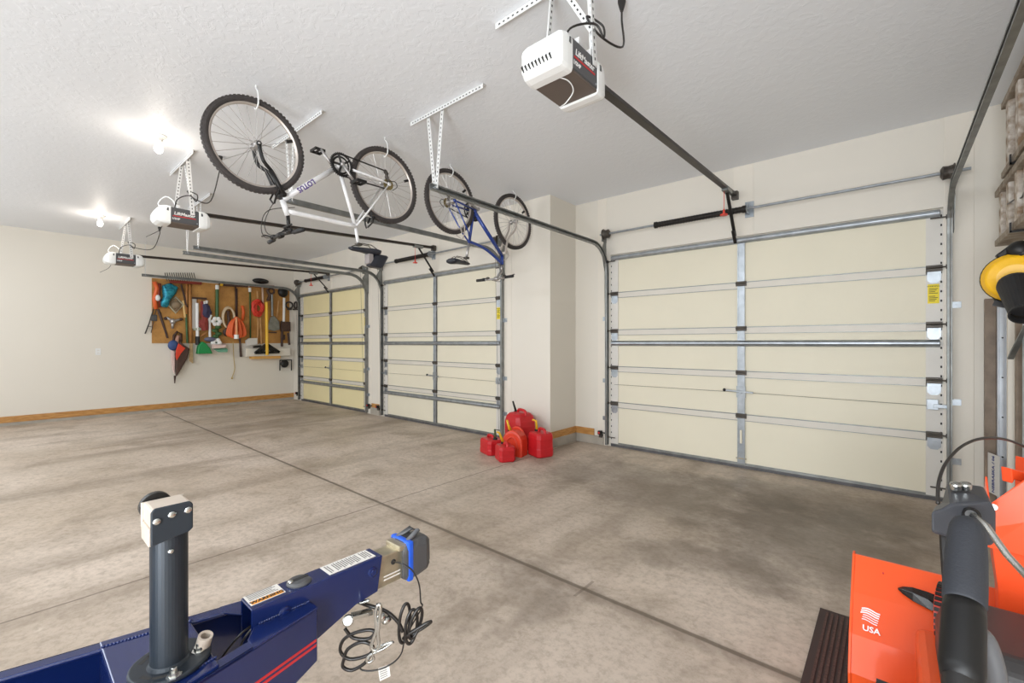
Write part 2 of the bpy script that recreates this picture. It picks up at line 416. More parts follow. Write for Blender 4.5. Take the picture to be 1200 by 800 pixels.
# wall round the nearest door
mb = MB()
mb.b2((-3.22, 0, 0), (-2.70, .14, ZC)); mb.b2((0.33, 0, 0), (XR, .14, ZC)); mb.b2((-2.70, 0, DTOP), (0.33, .14, ZC))
setting(mb, 'wall_front', WALL)
# wall round the two further doors; it stands further into the room and ends in the corner beside the fuel cans
mb = MB()
mb.b2((-4.035, YB, 0), (-3.22, .14, ZC)); mb.b2((-7.43, YB, 0), (-6.87, YB+.14, ZC)); mb.b2((XB, YB, 0), (-10.215, YB+.14, ZC))
mb.b2((-6.87, YB, DTOP), (-4.035, YB+.14, ZC)); mb.b2((-10.215, YB, DTOP), (-7.43, YB+.14, ZC))
setting(mb, 'wall_front_left', WALL)
# painted boards either side of the doors and behind the springs
n = 1
for (x0, x1, z0, y) in ((0.335, 0.505, 0.0, 0), (-2.88, -2.756, 0.0, 0), (-1.26, -1.069, DTOP, 0), (-4.03, -3.86, 0.0, YB), (-7.06, -6.935, 0.2, YB), (-5.55, -5.36, DTOP, YB), (-8.96, -8.77, DTOP, YB), (-7.365, -7.26, 0.13, YB)):
    setting(MB().b2((x0, y-.004, z0), (x1, y+.001, ZC)), 'trim_%d' % n, WALLW, bevel=.002); n += 1
# oak baseboards on a concrete curb
setting(MB().b2((XB, -7.2, 0.05), (XB+.018, YB, 0.148)), 'baseboard_left', BASE, bevel=.003)
setting(MB().b2((XB, -7.2, 0), (XB+.012, YB, 0.05)), 'trim_%d' % n, CURB); n += 1
mb = MB(); mb.b2((-3.22, YB, 0.11), (-3.203, 0, 0.195)); mb.b2((-3.203, -.017, 0.11), (-2.93, 0, 0.195)); mb.b2((-3.86, YB-.017, 0.11), (-3.203, YB, 0.195))
setting(mb, 'baseboard_front', BASE, bevel=.003)
mb = MB(); mb.b2((-3.22, YB, 0), (-3.196, 0, 0.11)); mb.b2((-3.196, -.024, 0), (-2.79, 0, 0.11)); mb.b2((-3.86, YB-.024, 0), (-3.196, YB, 0.11)); mb.b2((-7.28, YB-.024, 0), (-7.0, YB, 0.13))
setting(mb, 'trim_%d' % n, CURB, bevel=.004); n += 1
setting(MB().b2((-7.25, YB-.02, 0.13), (-7.02, YB, 0.2)), 'baseboard_front_left', BASE)
mb = MB(); mb.b2((0.505, -.016, 0.05), (XR, 0, 0.14)); mb.b2((XR-.016, -7.2, 0.05), (XR, -.016, 0.14))
setting(mb, 'baseboard_right', BASE)

# ------------------------------------------------------------------ overhead garage doors
ZJ = (0.5517, 1.0033, 1.4652, 1.9342)
def garage_door(num, key, struts, panel, label, lockz):
    x0, x1, y = DOORS[key]; xc = (x0+x1)/2
    root = thing('door_%d' % num, label, 'garage door', (xc, y, 0)); root['kind'] = 'structure'
    zb = [0.03]+list(ZJ)+[2.415]
    yf = y+0.015                                                   # inner face of the foam panels
    for a, b in zip(zb, zb[1:]):
        MB().b2((x0+.005, yf, a+.004), (x1-.005, yf+.05, b-.004)).build('panel_section', panel, root, bevel=.004)
    for z in ZJ:                                                   # folded steel edges where two sections meet
        mb = MB(); mb.mi = 0; mb.b2((x0+.03, yf-.010, z-.052), (x1-.03, yf+.002, z+.012))
        mb.mi = 1; mb.b2((x0+.03, yf-.014, z+.008), (x1-.03, yf, z+.016)); mb.b2((x0+.03, yf-.012, z-.056), (x1-.03, yf, z-.051))
        mb.build('section_rail', [RAILW, GALVD], root)
    for xa, xb_ in ((x0, x0+.105), (x1-.105, x1)):                 # perforated end plates
        mb = MB(); mb.b2((xa, yf-.010, .04), (xb_, yf+.004, 2.41)); mb.mi = 1
        xe = xb_-.012 if xa > xc else xa+.012
        for k in range(30): mb.box((xe, yf-.0105, .1+k*.078), (.010, .003, .018))
        mb.build('end_stile', [STILE, HOLE], root)
    mb = MB(); mb.b2((xc-.035, yf-.016, .05), (xc+.035, yf, 2.41)); mb.b2((xc-.035, yf-.022, .05), (xc-.027, yf, 2.41)); mb.b2((xc+.027, yf-.022, .05), (xc+.035, yf, 2.41))
    mb.build('center_stile', GALV, root)
    for z in ZJ:
        for x in (x0+.055, xc, x1-.055):
            h = MB(); hw = .05
            h.b2((x-hw, yf-.026, z-.028), (x+hw, yf-.006, z+.022)); h.cyl((x-hw, yf-.03, z), (x+hw, yf-.03, z), .009, 8)
            h.build('hinge', DGREY, root, bevel=.002)
            if x != xc:
                mb = MB(); mb.prism([(x-.042, yf-.013, z-.03), (x+.042, yf-.013, z-.03), (x+.042, yf-.013, z-.10), (x+.022, yf-.013, z-.125), (x-.022, yf-.013, z-.125), (x-.042, yf-.013, z-.10)], (0, .006, 0))
                mb.build('hinge_plate', GALV, root)
    for z in ZJ+(0.12, 2.34):                                      # rollers that run in the tracks
        for sx, x in ((-1, x0), (1, x1)):
            mb = MB(); mb.cyl((x-sx*.08, yf-.045, z), (x+sx*.028, yf-.045, z), .006, 8); mb.cyl((x+sx*.014, yf-.045, z), (x+sx*.032, yf-.045, z), .018, 14)
            mb.build('roller', DGREY, root)
    for z in struts:                                               # long bracing channels
        mb = MB(); mb.prism([(x0+.02, yf-.004, z+.032), (x0+.02, yf-.022, z+.030), (x0+.02, yf-.046, z+.012), (x0+.02, yf-.048, z-.004), (x0+.02, yf-.040, z-.022), (x0+.02, yf-.024, z-.030), (x0+.02, yf-.004, z-.032)], (x1-x0-.04, 0, 0))
        mb.build('strut', GALV, root, bevel=.003)
    mb = MB(); mb.b2((x0, yf-.004, 0.0), (x1, yf+.05, .035)); mb.mi = 1; mb.b2((x0, yf-.009, .03), (x1, yf, .055)); mb.build('bottom_seal', [SEAL, GALVD], root)
    # lock: plate on the centre post, spindle, handle bar and the side latches
    mb = MB(); mb.box((xc, yf-.022, lockz), (.085, .008, .12)); mb.cyl((xc, yf-.06, lockz), (xc, yf-.02, lockz), .014, 12); mb.beam((xc-.15, yf-.05, lockz+.012), (xc+.12, yf-.05, lockz), .012, .016)
    for dx in (-.03, .03):
        for dz in (-.045, .045): mb.cyl((xc+dx, yf-.032, lockz+dz), (xc+dx, yf-.026, lockz+dz), .007, 8)
    lk = mb.build('lock', GALV, root, bevel=.001)
    MB().ball((xc-.155, yf-.05, lockz+.013), .017).build('lock_knob', BLACK, lk, smooth=True)
    for sx, x in ((1, x1-.06), (-1, x0+.06)):
        if key == 'A' and sx < 0: continue
        mb = MB(); mb.box((x-sx*.005, yf-.02, lockz), (.07, .02, .085)); mb.beam((x, yf-.036, lockz-.01), (x+sx*.095, yf-.036, lockz-.01), .018, .03); mb.build('side_latch', GALV, root, bevel=.002)
    MB().tube([(x0+.06, yf-.02, lockz-.012), (xc, yf-.03, lockz-.004), (x1-.06, yf-.02, lockz-.012)], .0016, 4).build('lock_cable', DGREY, root)
    if key == 'A':
        mb = MB(); mb.b2((xc-.011, yf-.03, .26), (xc+.011, yf-.014, .40)); mb.build('lift_handle', PANEL, root, bevel=.006)
        mb = MB(); mb.b2((xc-.05, yf-.02, .095), (xc+.05, yf-.008, .11)); mb.build('foot_plate', ZINC, root)
    # yellow warning sticker on the right end plate
    zs = 1.72; xs = x1-.062
    st = MB().b2((xs-.032, yf-.0125, zs-.08), (xs+.038, yf-.010, zs+.08)).build('warning_sticker', YELLOW, root)
    text('sticker_lettering', 'WARNING', .016, (xs+.003, yf-.0132, zs+.062), (1, 0, 0), (0, 0, 1), INK, st)
    mb = MB()
    for k in range(9):
        if k == 4: continue
        mb.b2((xs-.024, yf-.0135, zs+.04-k*.0125), (xs+.030-(k % 3)*.008, yf-.012, zs+.0445-k*.0125))
    mb.build('sticker_print', INK, st)
    return root

garage_door(1, 'A', (1.307, 2.385), PANEL, 'nearest garage door on the right, cream panels with one strut at mid height', 0.80)
garage_door(2, 'B', (1.307, 0.435, 2.385), PANEL, 'middle garage door left of the red fuel cans, cream panels and two struts', 0.79)
garage_door(3, 'C', (1.307, 0.435, 2.385), PANELY, 'farthest garage door beside the tool board, yellowish cream panels', 0.79)

def track(x, y0, yend, z, side, label, hang, grp='vertical-lift tracks of the garage doors'):
    """side = +1 when the door lies towards +X of this track"""
    R = 0.34; yv = y0-.030; path = [(yv, 0.02), (yv, z-R)]
    for k in range(1, 9):
        a = PI/2*k/8; path.append((yv-R+R*math.cos(a), z-R+R*math.sin(a)))
    path.append((yend, z+.004))
    root = thing('door_track', label, 'garage door track', (x, y0, 0), grp)
    h = .024
    prof = [(-side*.014, -h), (side*.016, -h), (side*.016, -h+.012), (side*.013, -h+.012), (side*.013, -h+.003), (-side*.010, -h+.003), (-side*.010, h-.003), (side*.013, h-.003), (side*.013, h-.012), (side*.016, h-.012), (side*.016, h), (-side*.014, h)]
    rings = []
    for i, (py, pz) in enumerate(path):
        a = Vector((0, *path[max(i-1, 0)])); b = Vector((0, *path[min(i+1, len(path)-1)]))
        t = (b-a).normalized(); nn = Vector((1, 0, 0)).cross(t)
        rings.append([Vector((x+u, py, pz))+nn*v for u, v in prof])
    MB().loft(rings).build('channel', GALVD, root)
    mb = MB()
    for k in range(1, 3): mb.cyl((x-.022, yend+.03*k, z), (x+.022, yend+.03*k, z), .007, 8)
    mb.build('end_bolts', GALV, root)
    # angle plate at the curve and jamb brackets below
    mb = MB(); xp = x-side*.022
    mb.prism([(xp, y0-.002, z-.33), (xp, y0-.002, z+.08), (xp, y0-.05, z+.08), (xp, y0-.13, z-.05), (xp, y0-.05, z-.30)], (-side*.004, 0, 0))
    mb.build('flag_bracket', GALVD, root)
    for zz in (0.35, 0.83, 1.62):
        mb = MB(); mb.box((x-side*.038, y0-.006, zz), (.06, .008, .05)); mb.box((x-side*.018, y0-.02, zz), (.005, .035, .05)); mb.cyl((x-side*.045, y0-.016, zz), (x-side*.045, y0-.008, zz), .008, 8)
        mb.build('jamb_bracket', GALV, root)
    # hanger of slotted steel up to the ceiling
    (ca, cb, ss) = hang
    mb = MB(); mb.mi = 0
    if ca is not None: perforated(mb, (ca, yend+.06, ZC-.003), (cb, yend+.06, ZC-.003), .034, (0, 0, 1))
    for (xt, xb_, white) in ss: perforated(mb, (xb_, yend+.05, z+.0), (xt, yend+.06, ZC-.004), .036, (0, -1, .0), legs=False)
    mb.build('hanger', [WPERF, HOLE], root)
    return root
track(-2.735, 0, -2.86, 2.535, 1, 'track on the left of the nearest garage door, running under the blue bicycle', (-3.05, -2.20, ((-2.84, -2.745, 1), (-2.66, -2.725, 1))))
track(0.365, 0, -3.9, 2.535, -1, 'track on the right of the nearest garage door, next to the hung ladders', (-.2, .5, ((.2, .35, 1), (.36, .365, 1))))
track(-4.00, YB, -3.44, 2.555, -1, 'track on the right of the middle garage door, passing behind the white bicycle', (-4.40, -3.42, ((-4.13, -4.01, 1), (-3.98, -3.99, 1))))
track(-6.90, YB, -3.42, 2.555, 1, 'track on the left of the middle garage door, its end under the second opener', (-7.30, -6.36, ((-6.98, -6.90, 1), (-6.80, -6.89, 1))))
track(-7.40, YB, -3.42, 2.555, -1, 'track on the right of the farthest garage door', (None, None, ((-7.52, -7.41, 1), (-7.36, -7.40, 1))))
track(-10.245, YB, -3.40, 2.535, 1, 'track on the left of the farthest garage door, crossing above the tool board', (None, None, ((-10.3, -10.25, 1),)))

def torsion(key, x0, x1, s0, s1, z, label):
    _, _, y = DOORS[key]; yy = y-.095
    root = thing('torsion_shaft', label, 'garage door spring shaft', ((x0+x1)/2, yy, z), 'torsion shafts above the garage doors')
    MB().cyl((x0-.06, yy, z), (x1+.10, yy, z), .0127, 12).build('shaft', GALV, root, smooth=False)
    mb = MB(); mb.cyl((s0, yy, z), (s1, yy, z), .03, 18)
    for i in range(int((s1-s0)/.03)): mb.ring((s0+.01+i*.03, yy, z), (1, 0, 0), .03, .0035, 18, 6)
    for e in (s0-.02, s1): mb.cyl((e, yy, z), (e+.03, yy, z), .037, 16)
    mb.build('spring', SPRING, root)
    mb = MB(); c = s1+.045
    mb.b2((c-.004, y-.11, z-.045), (c+.004, y-.0, z+.05)); mb.b2((c-.04, y-.016, z-.07), (c+.04, y-.001, z+.09)); mb.ring((c, yy, z), (1, 0, 0), .03, .008, 18, 6)
    mb.build('center_bracket', GALV, root)
    for x, sg in ((x0+.03, -1), (x1-.03, 1)):
        mb = MB(); mb.lathe((x, yy, z), (sg, 0, 0), [(.03, -.045), (.055, -.03), (.05, 0), (.055, .03), (.066, .034), (.066, .04)], 20); mb.build('cable_drum', DGREY, root)
        mb = MB(); mb.b2((x+sg*.05, y-.12, z-.09), (x+sg*.055, y-.0, z+.05)); mb.build('bearing_plate', GALVD, root)
        MB().cyl((x+sg*.014, yy-.04, z-.03), (x+sg*.014, y-.060, 0.14), .0022, 5).build('lift_cable', DGREY, root)
    return root
torsion('A', -2.735, 0.38, -2.06, -1.15, 2.68, 'shaft with black spring above the nearest garage door')
torsion('B', -6.88, -4.02, -6.35, -5.52, 2.70, 'shaft with black spring above the middle garage door')
torsion('C', -10.2, -7.42, -9.75, -8.93, 2.68, 'shaft with black spring above the farthest garage door')

# safety sensors near the floor
for x, y, lb in ((-2.82, 0, 'dark safety sensor at the foot of the left track of the nearest door'), (-7.30, YB, 'dark safety sensor at the foot of the right track of the farthest door'), (-7.0, YB, 'dark safety sensor at the foot of the left track of the middle door'), (-10.32, YB, 'dark safety sensor at the foot of the track by the left wall')):
    r = thing('safety_sensor', lb, 'door sensor', (x, y-.03, .16), 'door safety sensors')
    mb = MB(); mb.box((x, y-.055, .165), (.045, .05, .05)); mb.build('housing', BLACK, r, bevel=.006)
    mb = MB(); mb.b2((x-.02, y-.05, .10), (x+.02, y-.002, .14)); mb.beam((x, y-.02, .16), (x+.08, y-.02, .16), .02, .014); mb.build('bracket', DGREY, r)
    MB().cyl((x, y-.086, .165), (x, y-.08, .165), .014, 12).build('lens', REDL, r)

# ------------------------------------------------------------------ garage door openers
def opener(xc, yl, zb, key, ystrap, front, label, big):
    """xc rail centre, yl middle of the label panel, zb underside of the unit"""
    _, _, y0 = DOORS[key]
    root = thing('garage_door_opener', label, 'garage door opener', (xc, yl, zb), 'garage door openers on the ceiling')
    hw = .115; h = .155; ya, yb_ = yl-.115, yl+.115
    mb = MB(); mb.b2((xc-hw, ya, zb+.012), (xc+hw, yb_, zb+h)); body = mb.build('motor_housing', GPLAST, root, bevel=.006)
    MB().b2((xc-hw+.004, ya-.03, zb), (xc+hw-.004, yb_+.03, zb+.014)).build('bottom_cover', OBOT, root, bevel=.003)
    for sg, ye in ((-1, ya), (1, yb_)):                            # rounded light lenses at both ends
        rings = []
        LL = .125 if sg < 0 else .115
        for t, kx, zlo, zhi in ((0, 1.0, -.012, h+.012), (.35, 1.0, -.012, h+.012), (.62, .97, -.006, h+.002), (.85, .87, .008, h-.03), (1.0, .70, .035, h-.075)):
            yy = ye+sg*LL*t; a = hw*1.03*kx; ring = []
            for (ux, uz) in ((-1, .12), (-.94, .02), (-.8, 0), (.8, 0), (.94, .02), (1, .12), (1, .82), (.95, .95), (.8, 1), (-.8, 1), (-.95, .95), (-1, .82)):
                ring.append((xc+a*ux, yy, zb+zlo+(zhi-zlo)*uz))
            rings.append(ring)
        ln = MB().loft(rings).build('light_lens', LENS, root, smooth=False, bevel=.004)
        mb = MB()
        mb.prism([(xc+hw*1.03-.001, ye+sg*.018, zb+.112), (xc+hw*1.03-.001, ye+sg*.034, zb+.115), (xc+hw*1.03-.001, ye+sg*.03, zb+.140), (xc+hw*1.03-.001, ye+sg*.018, zb+.143)], (.003, 0, 0))
        mb.build('lens_latch', GPLAST, ln)
        if sg < 0 and big:                                         # cooling slots low on the end lens
            mb = MB()
            for k in range(9):
                xx = xc-.085+k*.02; mb.box((xx, ye-LL*.80, zb+.032), (.006, .05, .04), Matrix.Rotation(-.6, 3, 'X'))
            mb.build('vent_slots', HOLE, ln)
    xf = xc+hw+.001
    # lettering on the side that faces the camera
    text('brand_lettering', 'LiftMaster', .042, (xf, yl-.005, zb+.098), (0, 1, 0), (0, 0, 1), WHITE, body, bold=.0008, shear=.15)
    MB().b2((xf-.001, yl-.10, zb+.068), (xf+.0008, yl+.088, zb+.076)).build('red_stripe', REDL, body)
    text('power_lettering', '1/2HP', .026, (xf, yl-.075, zb+.045), (0, 1, 0), (0, 0, 1), WHITE, body, bold=.0006)
    MB().cyl((xf-.002, yl+.10, zb+.03), (xf+.001, yl+.10, zb+.03), .006, 10).build('screw', GALV, body)
    # bracket on top, rail to the wall, trolley and arm
    mb = MB(); mb.b2((xc-hw, yl-.06, zb+h), (xc+hw, yl-.045, zb+h+.03)); mb.b2((xc-hw, yl+.05, zb+h), (xc+hw, yl+.065, zb+h+.03)); mb.b2((xc-.03, yl-.1, zb+h), (xc+.03, yl+.12, zb+h+.022)); mb.build('mount_plate', WPERF, root)
    za = zb+h+.008; zf = front; yf = y0-.055
    mb = MB(); mb.beam((xc, yl+.1, za), (xc, yf, zf), .032, .03); mb.beam((xc, yl+.1, za-.017), (xc, yf, zf-.017), .05, .005)
    rail = mb.build('rail', BRONZE, root)
    mb = MB(); mb.b2((xc-.03, y0-.07, zf-.05), (xc+.03, y0-.012, zf+.03)); mb.build('header_bracket', DGREY, root)
    yt = y0-.33; zt = zf-.03
    mb = MB(); mb.b2((xc-.03, yt-.09, zt-.025), (xc+.03, yt+.07, zt+.012)); mb.build('trolley', GALVD, root, bevel=.004)
    mb = MB(); mb.beam((xc, yt, zt-.02), (xc, y0-.045, 2.43), .03, .012, (0, 1, 0)); mb.beam((xc, y0-.12, 2.47), (xc, y0-.022, 2.36), .03, .014, (0, 1, 0)); mb.build('door_arm', BLACK, root)
    mb = MB(); mb.tube([(xc-.015, yt-.05, zt-.02), (xc-.017, yt-.05, zt-.2)], .003, 5); cord = mb.build('release_cord', REDCORD, root)
    mb = MB(); mb.lathe((xc-.017, yt-.05, zt-.26), (0, 0, 1), [(.035, 0), (.035, .012), (.012, .02), (.008, .06)], 10); mb.build('release_handle', REDCORD, cord)
    # hanging straps and the slotted angle on the ceiling
    mb = MB(); z1 = zb+h+.005
    perforated(mb, (xc-.5, ystrap, ZC-.003), (xc+.38, ystrap, ZC-.003), .036, (0, 0, 1))
    perforated(mb, (xc-hw+.01, ystrap-.06, z1-.03), (xc-hw+.01, ystrap, ZC-.004), .030, (1, 0, 0))
    perforated(mb, (xc+hw+.006, ystrap+.04, z1-.05), (xc+hw+.006, ystrap+.0, ZC-.004), .036, (1, 0, 0))
    perforated(mb, (xc+hw, ystrap+.02, z1+.12), (xc-.06, ystrap+.01, ZC-.004), .032, (0, -1, 0), legs=False)
    mb.build('hanger', [WPERF, HOLE], root)
    # power cord up to the ceiling socket
    sx, sy = {'A': (xc+.14, yl+.33), 'B': (xc+.40, yl+.22), 'C': (xc+.02, yl+.42)}[key]
    cx = xc+hw+.012
    pts = [(xc+.03, yl-.07, zb+h), (xc+.06, yl-.05, zb+h+.10), (cx+.01, ystrap+.01, zb+h+.14), (cx+.03, ystrap+.06, zb+h+.09), (cx+.02, ystrap+.07, zb+h+.16), (cx-.03, ystrap+.0, zb+h+.19), (cx+.01, ystrap+.07, zb+h+.11), (cx+.05, (ystrap+sy)/2+.08, zb+h+.12), (sx, sy, ZC-.12), (sx, sy, ZC-.06)]
    cordo = MB().tube(spline(pts, 7), .0055, 6).build('power_cord', CABLE, root, smooth=True)
    mb = MB(); mb.lathe((sx, sy, ZC-.002), (0, 0, -1), [(.022, 0), (.022, .02), (.014, .05), (.008, .07)], 10); mb.build('plug', CABLE, cordo)
    # loose white wire looped over the top
    pts = [(xc-.06, ya-.03, zb+h), (xc-.09, ya-.06, zb+h+.06), (xc-.05, ya-.01, zb+h+.13), (xc-.02, ya+.05, zb+h+.09), (xc-.02, ya+.06, zb+h+.02)]
    if not big: MB().tube(spline(pts, 6), .006, 6).build('door_wire', WPLAST, root, smooth=True)
    if big: pts = [(xc+.02, ya-.03, zb-.004), (xc+.065, ya+.035, zb-.012), (xc+.055, ya+.10, zb-.03), (xc+.0, ya+.12, zb-.06), (xc-.02, ya+.09, zb-.09)]
    else: pts = [(xc-.06, ya-.03, zb+.005), (xc-.065, ya-.06, zb-.06), (xc-.12, ya-.15, zb-.13)]
    MB().tube(spline(pts, 6), .003, 5).build('antenna_wire', WPLAST if big else CABLE, root, smooth=True)
    return root
opener(-1.235, -3.21, 2.578, 'A', -3.17, 2.865, 'nearest garage door opener, large white unit on the ceiling with its long rail', True)
opener(-5.44, -3.86, 2.487, 'B', -3.84, 2.81, 'white garage door opener below the near bulb, middle one of three', False)
opener(-8.87, -3.825, 2.50, 'C', -3.80, 2.76, 'farthest small white garage door opener, left in the photo by the far bulb', False)

# ------------------------------------------------------------------ bare bulbs on the ceiling
for x, y, lb in ((-4.95, -4.14, 'lit bare bulb on white ceiling base, the nearer one in view'), (-8.70, -4.12, 'lit bare bulb on white ceiling base, the farther one by the left wall')):
    r = thing('ceiling_light', lb, 'ceiling light', (x, y, ZC), 'bare bulb ceiling lights')
    MB().lathe((x, y, ZC), (0, 0, -1), [(.062, 0), (.06, .012), (.045, .025), (.03, .03), (.028, .055)], 24).build('base', PORC, r, smooth=True)
    MB().lathe((x, y, ZC-.05), (0, 0, -1), [(.013, 0), (.016, .02), (.028, .045), (.034, .07), (.028, .095), (.012, .11), (.001, .113)], 20).build('bulb', BULBM, r, smooth=True)
    l = bpy.data.lights.new('bulb_light', 'POINT'); l.energy = BULB; l.color = (1.0, 0.9, 0.78); l.shadow_soft_size = .05
    lo = bpy.data.objects.new('bulb_light', l); COL.objects.link(lo); lo.parent = r; lo.location = (0, 0, -.22)

# ------------------------------------------------------------------ bicycles hung upside down from ceiling hooks
def bicycle(name, label, M, spec):
    """built upright in its own frame: x forward from the rear hub, y to the rider's left, z up; M hangs it upside down"""
    r = thing(name, label, 'bicycle', local=M, group='bicycles hung from the ceiling')
    P = spec; WB = P['wb']; R = P['R']; fm = P['paint']
    V = lambda a, y=0.0: Vector((a[0], y, a[1]))
    bb, sc, ht, hb = V(P['bb']), V(P['sc']), V(P['ht']), V(P['hb'])
    mb = MB()
    dt = P['dt']
    mb.tube([hb, bb], dt, 12); mb.tube(spline([V(P['ht2']), *[V(q) for q in P.get('tt', [])], sc], 6), P['ttr'], 12)
    mb.tube([bb, sc+(sc-bb).normalized()*.02], .0155, 12); mb.tube([hb-(ht-hb).normalized()*.0, ht], .021, 14)
    mb.cyl(bb+Vector((0, -.036, 0)), bb+Vector((0, .036, 0)), .023, 14)
    for s in (-1, 1):
        mb.tube([bb+Vector((-.02, s*.03, 0)), Vector((.1, s*.06, bb.z*.4)), Vector((0, s*.066, 0))], [.011, .010, .008], 8)
        mb.tube([sc+Vector((0, s*.012, 0)), sc+Vector((-.06, s*.045, -.09)), Vector((0, s*.066, 0))], [.009, .009, .007], 8)
        mb.cyl((0, s*.06, 0), (0, s*.073, 0), .018, 10)
    frame = mb.build('frame', fm, r, smooth=True)
    d = (hb-bb); mid = bb+d*P['txt'][1]; xd = d.normalized(); yd = Vector((0, -1, 0)).cross(xd)
    if P['txt'][0]:
        text('frame_lettering', P['txt'][0], P['txt'][2], mid+Vector((0, -dt-.001, 0)), xd, -yd if yd.z < 0 else yd, P['txt'][3], frame, bold=.0015)
    # fork
    mb = MB(); crown = hb+(hb-ht).normalized()*.03
    mb.tube([hb, crown], .019, 10); mb.beam(crown+Vector((0, -.06, 0)), crown+Vector((0, .06, 0)), .034, .026)
    fk = P['fork']
    for s in (-1, 1):
        mb.tube(spline([crown+Vector((0, s*.05, 0)), crown.lerp(Vector((WB, s*.05, 0)), .45)+Vector((-.012, s*.004, 0)), Vector((WB-.03, s*.052, .11)), Vector((WB, s*.052, 0))], 6), fk[1], 10)
        if fk[2]: mb.tube([crown+Vector((0, s*.05, .0)), crown.lerp(Vector((WB, s*.05, 0)), .5)], fk[1]*1.35, 10)
        mb.cyl((WB, s*.045, 0), (WB, s*.068, 0), .016, 10)
    mb.build('fork', fk[0], r, smooth=True)
    for s in (-1, 1):                                               # brake arms at both rims
        mb = MB(); mb.tube([crown+Vector((.03, s*.05, -.03)), crown+Vector((.055, s*.055, .03)), crown+Vector((.05, s*.01, .07))], .007, 6); mb.build('front_brake', P['brk'], r)
        mb = MB(); mb.tube([sc+Vector((-.12, s*.055, -.14)), sc+Vector((-.13, s*.06, -.05)), sc+Vector((-.11, s*.01, -.01))], .007, 6); mb.beam(sc+Vector((-.14, s*.035, -.06)), sc+Vector((-.16, s*.035, -.11)), .012, .014); mb.build('rear_brake', P['brk'], r)
    # wheels
    for x, hubr in ((WB, .02), (0, .024)):
        c = Vector((x, 0, 0)); tr = P['tr']
        mb = MB(); mb.ring(c, (0, 1, 0), R-tr, tr, 64, 12)
        for k in range(72):                                         # tread blocks
            a = 2*PI*k/72
            for s in (-.5, .5):
                p = c+Vector((math.cos(a), 0, math.sin(a)))*(R-.001)+Vector((0, s*tr, 0)); mb.box(p-Vector((math.cos(a), 0, math.sin(a)))*.004, (.016, tr*.55, .007), Matrix.Rotation(-a+PI/2, 3, 'Y'))
        wheel = mb.build('wheel', TIRE, r, smooth=False)
        rr = R-2*tr+.003
        mb = MB(); mb.lathe(c+Vector((0, -.012, 0)), (0, 1, 0), [(rr+.006, 0), (rr-.013, .003), (rr-.013, .021), (rr+.006, .024), (rr-.004, .012)], 64, cap=False)
        mb.build('rim', RIM, wheel, smooth=True)
        mb = MB(); mb.lathe(c, (0, 1, 0), [(.008, -.07), (.012, -.05), (hubr+.008, -.034), (hubr+.008, -.03), (hubr-.006, -.024), (hubr-.006, .024), (hubr+.008, .03), (hubr+.008, .034), (.012, .05), (.008, .07)], 16)
        mb.build('hub', SPOKE, wheel, smooth=True)
        mb = MB()
        for k in range(28):
            a = 2*PI*k/28; s = 1 if k % 2 else -1; a2 = a+(.9 if (k//2) % 2 else -.9)
            mb.tube([c+Vector((math.cos(a2)*hubr, s*.03, math.sin(a2)*hubr)), c+Vector((math.cos(a)*(rr-.01), 0, math.sin(a)*(rr-.01)))], .0016, 4, caps=False)
        mb.build('spokes', SPOKE, wheel)
        a = P['refl']; p = c+Vector((math.cos(a), 0, math.sin(a)))*R*.76
        MB().box(p, (.05, .014, .022), Matrix.Rotation(-a, 3, 'Y')).build('valve_reflector', BLACK, wheel)
    # drive side (rider's right, -y)
    mb = MB(); cr = bb+Vector((0, -.052, 0)); mb.ring(cr, (0, 1, 0), .086, .009, 36, 6, .45); mb.ring(cr+Vector((0, .01, 0)), (0, 1, 0), .066, .008, 30, 6, .45)
    for k in range(36):
        a = 2*PI*k/36; mb.box(cr+Vector((math.cos(a)*.096, 0, math.sin(a)*.096)), (.008, .004, .008), Matrix.Rotation(-a, 3, 'Y'))
    for k in range(5):
        a = 2*PI*k/5; mb.tube([cr, cr+Vector((math.cos(a)*.08, 0, math.sin(a)*.08))], .009, 6)
    crank = mb.build('chainring', BLACK, r)
    a = P['crank']
    for s, an in ((-1, a), (1, a+PI)):
        p = bb+Vector((0, s*.068, 0)); q = p+Vector((math.cos(an)*.17, s*.018, math.sin(an)*.17))
        mb = MB(); mb.tube([p, q], [.014, .010], 8); mb.cyl(p-Vector((0, .012, 0)), p+Vector((0, .012, 0)), .017, 10); mb.build('crank_arm', SPOKE, crank, smooth=True)
        mb = MB(); c = q+Vector((0, s*.055, 0)); mb.cyl(q, q+Vector((0, s*.1, 0)), .008, 8)
        for dx in (-.038, .038): mb.beam(c+Vector((dx, -.045, 0)), c+Vector((dx, .045, 0)), .008, .022)
        for dy in (-.045, .045): mb.beam(c+Vector((-.042, dy, 0)), c+Vector((.042, dy, 0)), .008, .022)
        mb.build('pedal', BLACK, crank)
    mb = MB()
    for i, q in enumerate((.05, .044, .038, .032, .026, .022)): mb.lathe((0, -.054+i*.004, 0), (0, 1, 0), [(q, 0), (q, .0025)], 20)
    mb.build('cassette', BRASS, r)
    t1, t2 = bb+Vector((0, -.05, .088)), Vector((0, -.046, .044)); l1, l2 = bb+Vector((0, -.05, -.088)), Vector((.03, -.046, -.115))
    mb = MB(); mb.beam(t1, t2, .007, .010); mb.beam(l1, l2, .007, .010); mb.tube([l2, (.0, -.046, -.105), (.005, -.046, -.06), (.02, -.046, -.03)], .005, 5); mb.build('chain', BLACK, r)
    mb = MB(); mb.tube([(.0, -.066, -.01), (.02, -.062, -.055), (.03, -.05, -.11)], .011, 6); mb.ring((.028, -.05, -.105), (0, 1, 0), .017, .005, 14, 6); mb.ring((.014, -.05, -.06), (0, 1, 0), .017, .005, 14, 6); mb.build('rear_derailleur', DGREY, r)
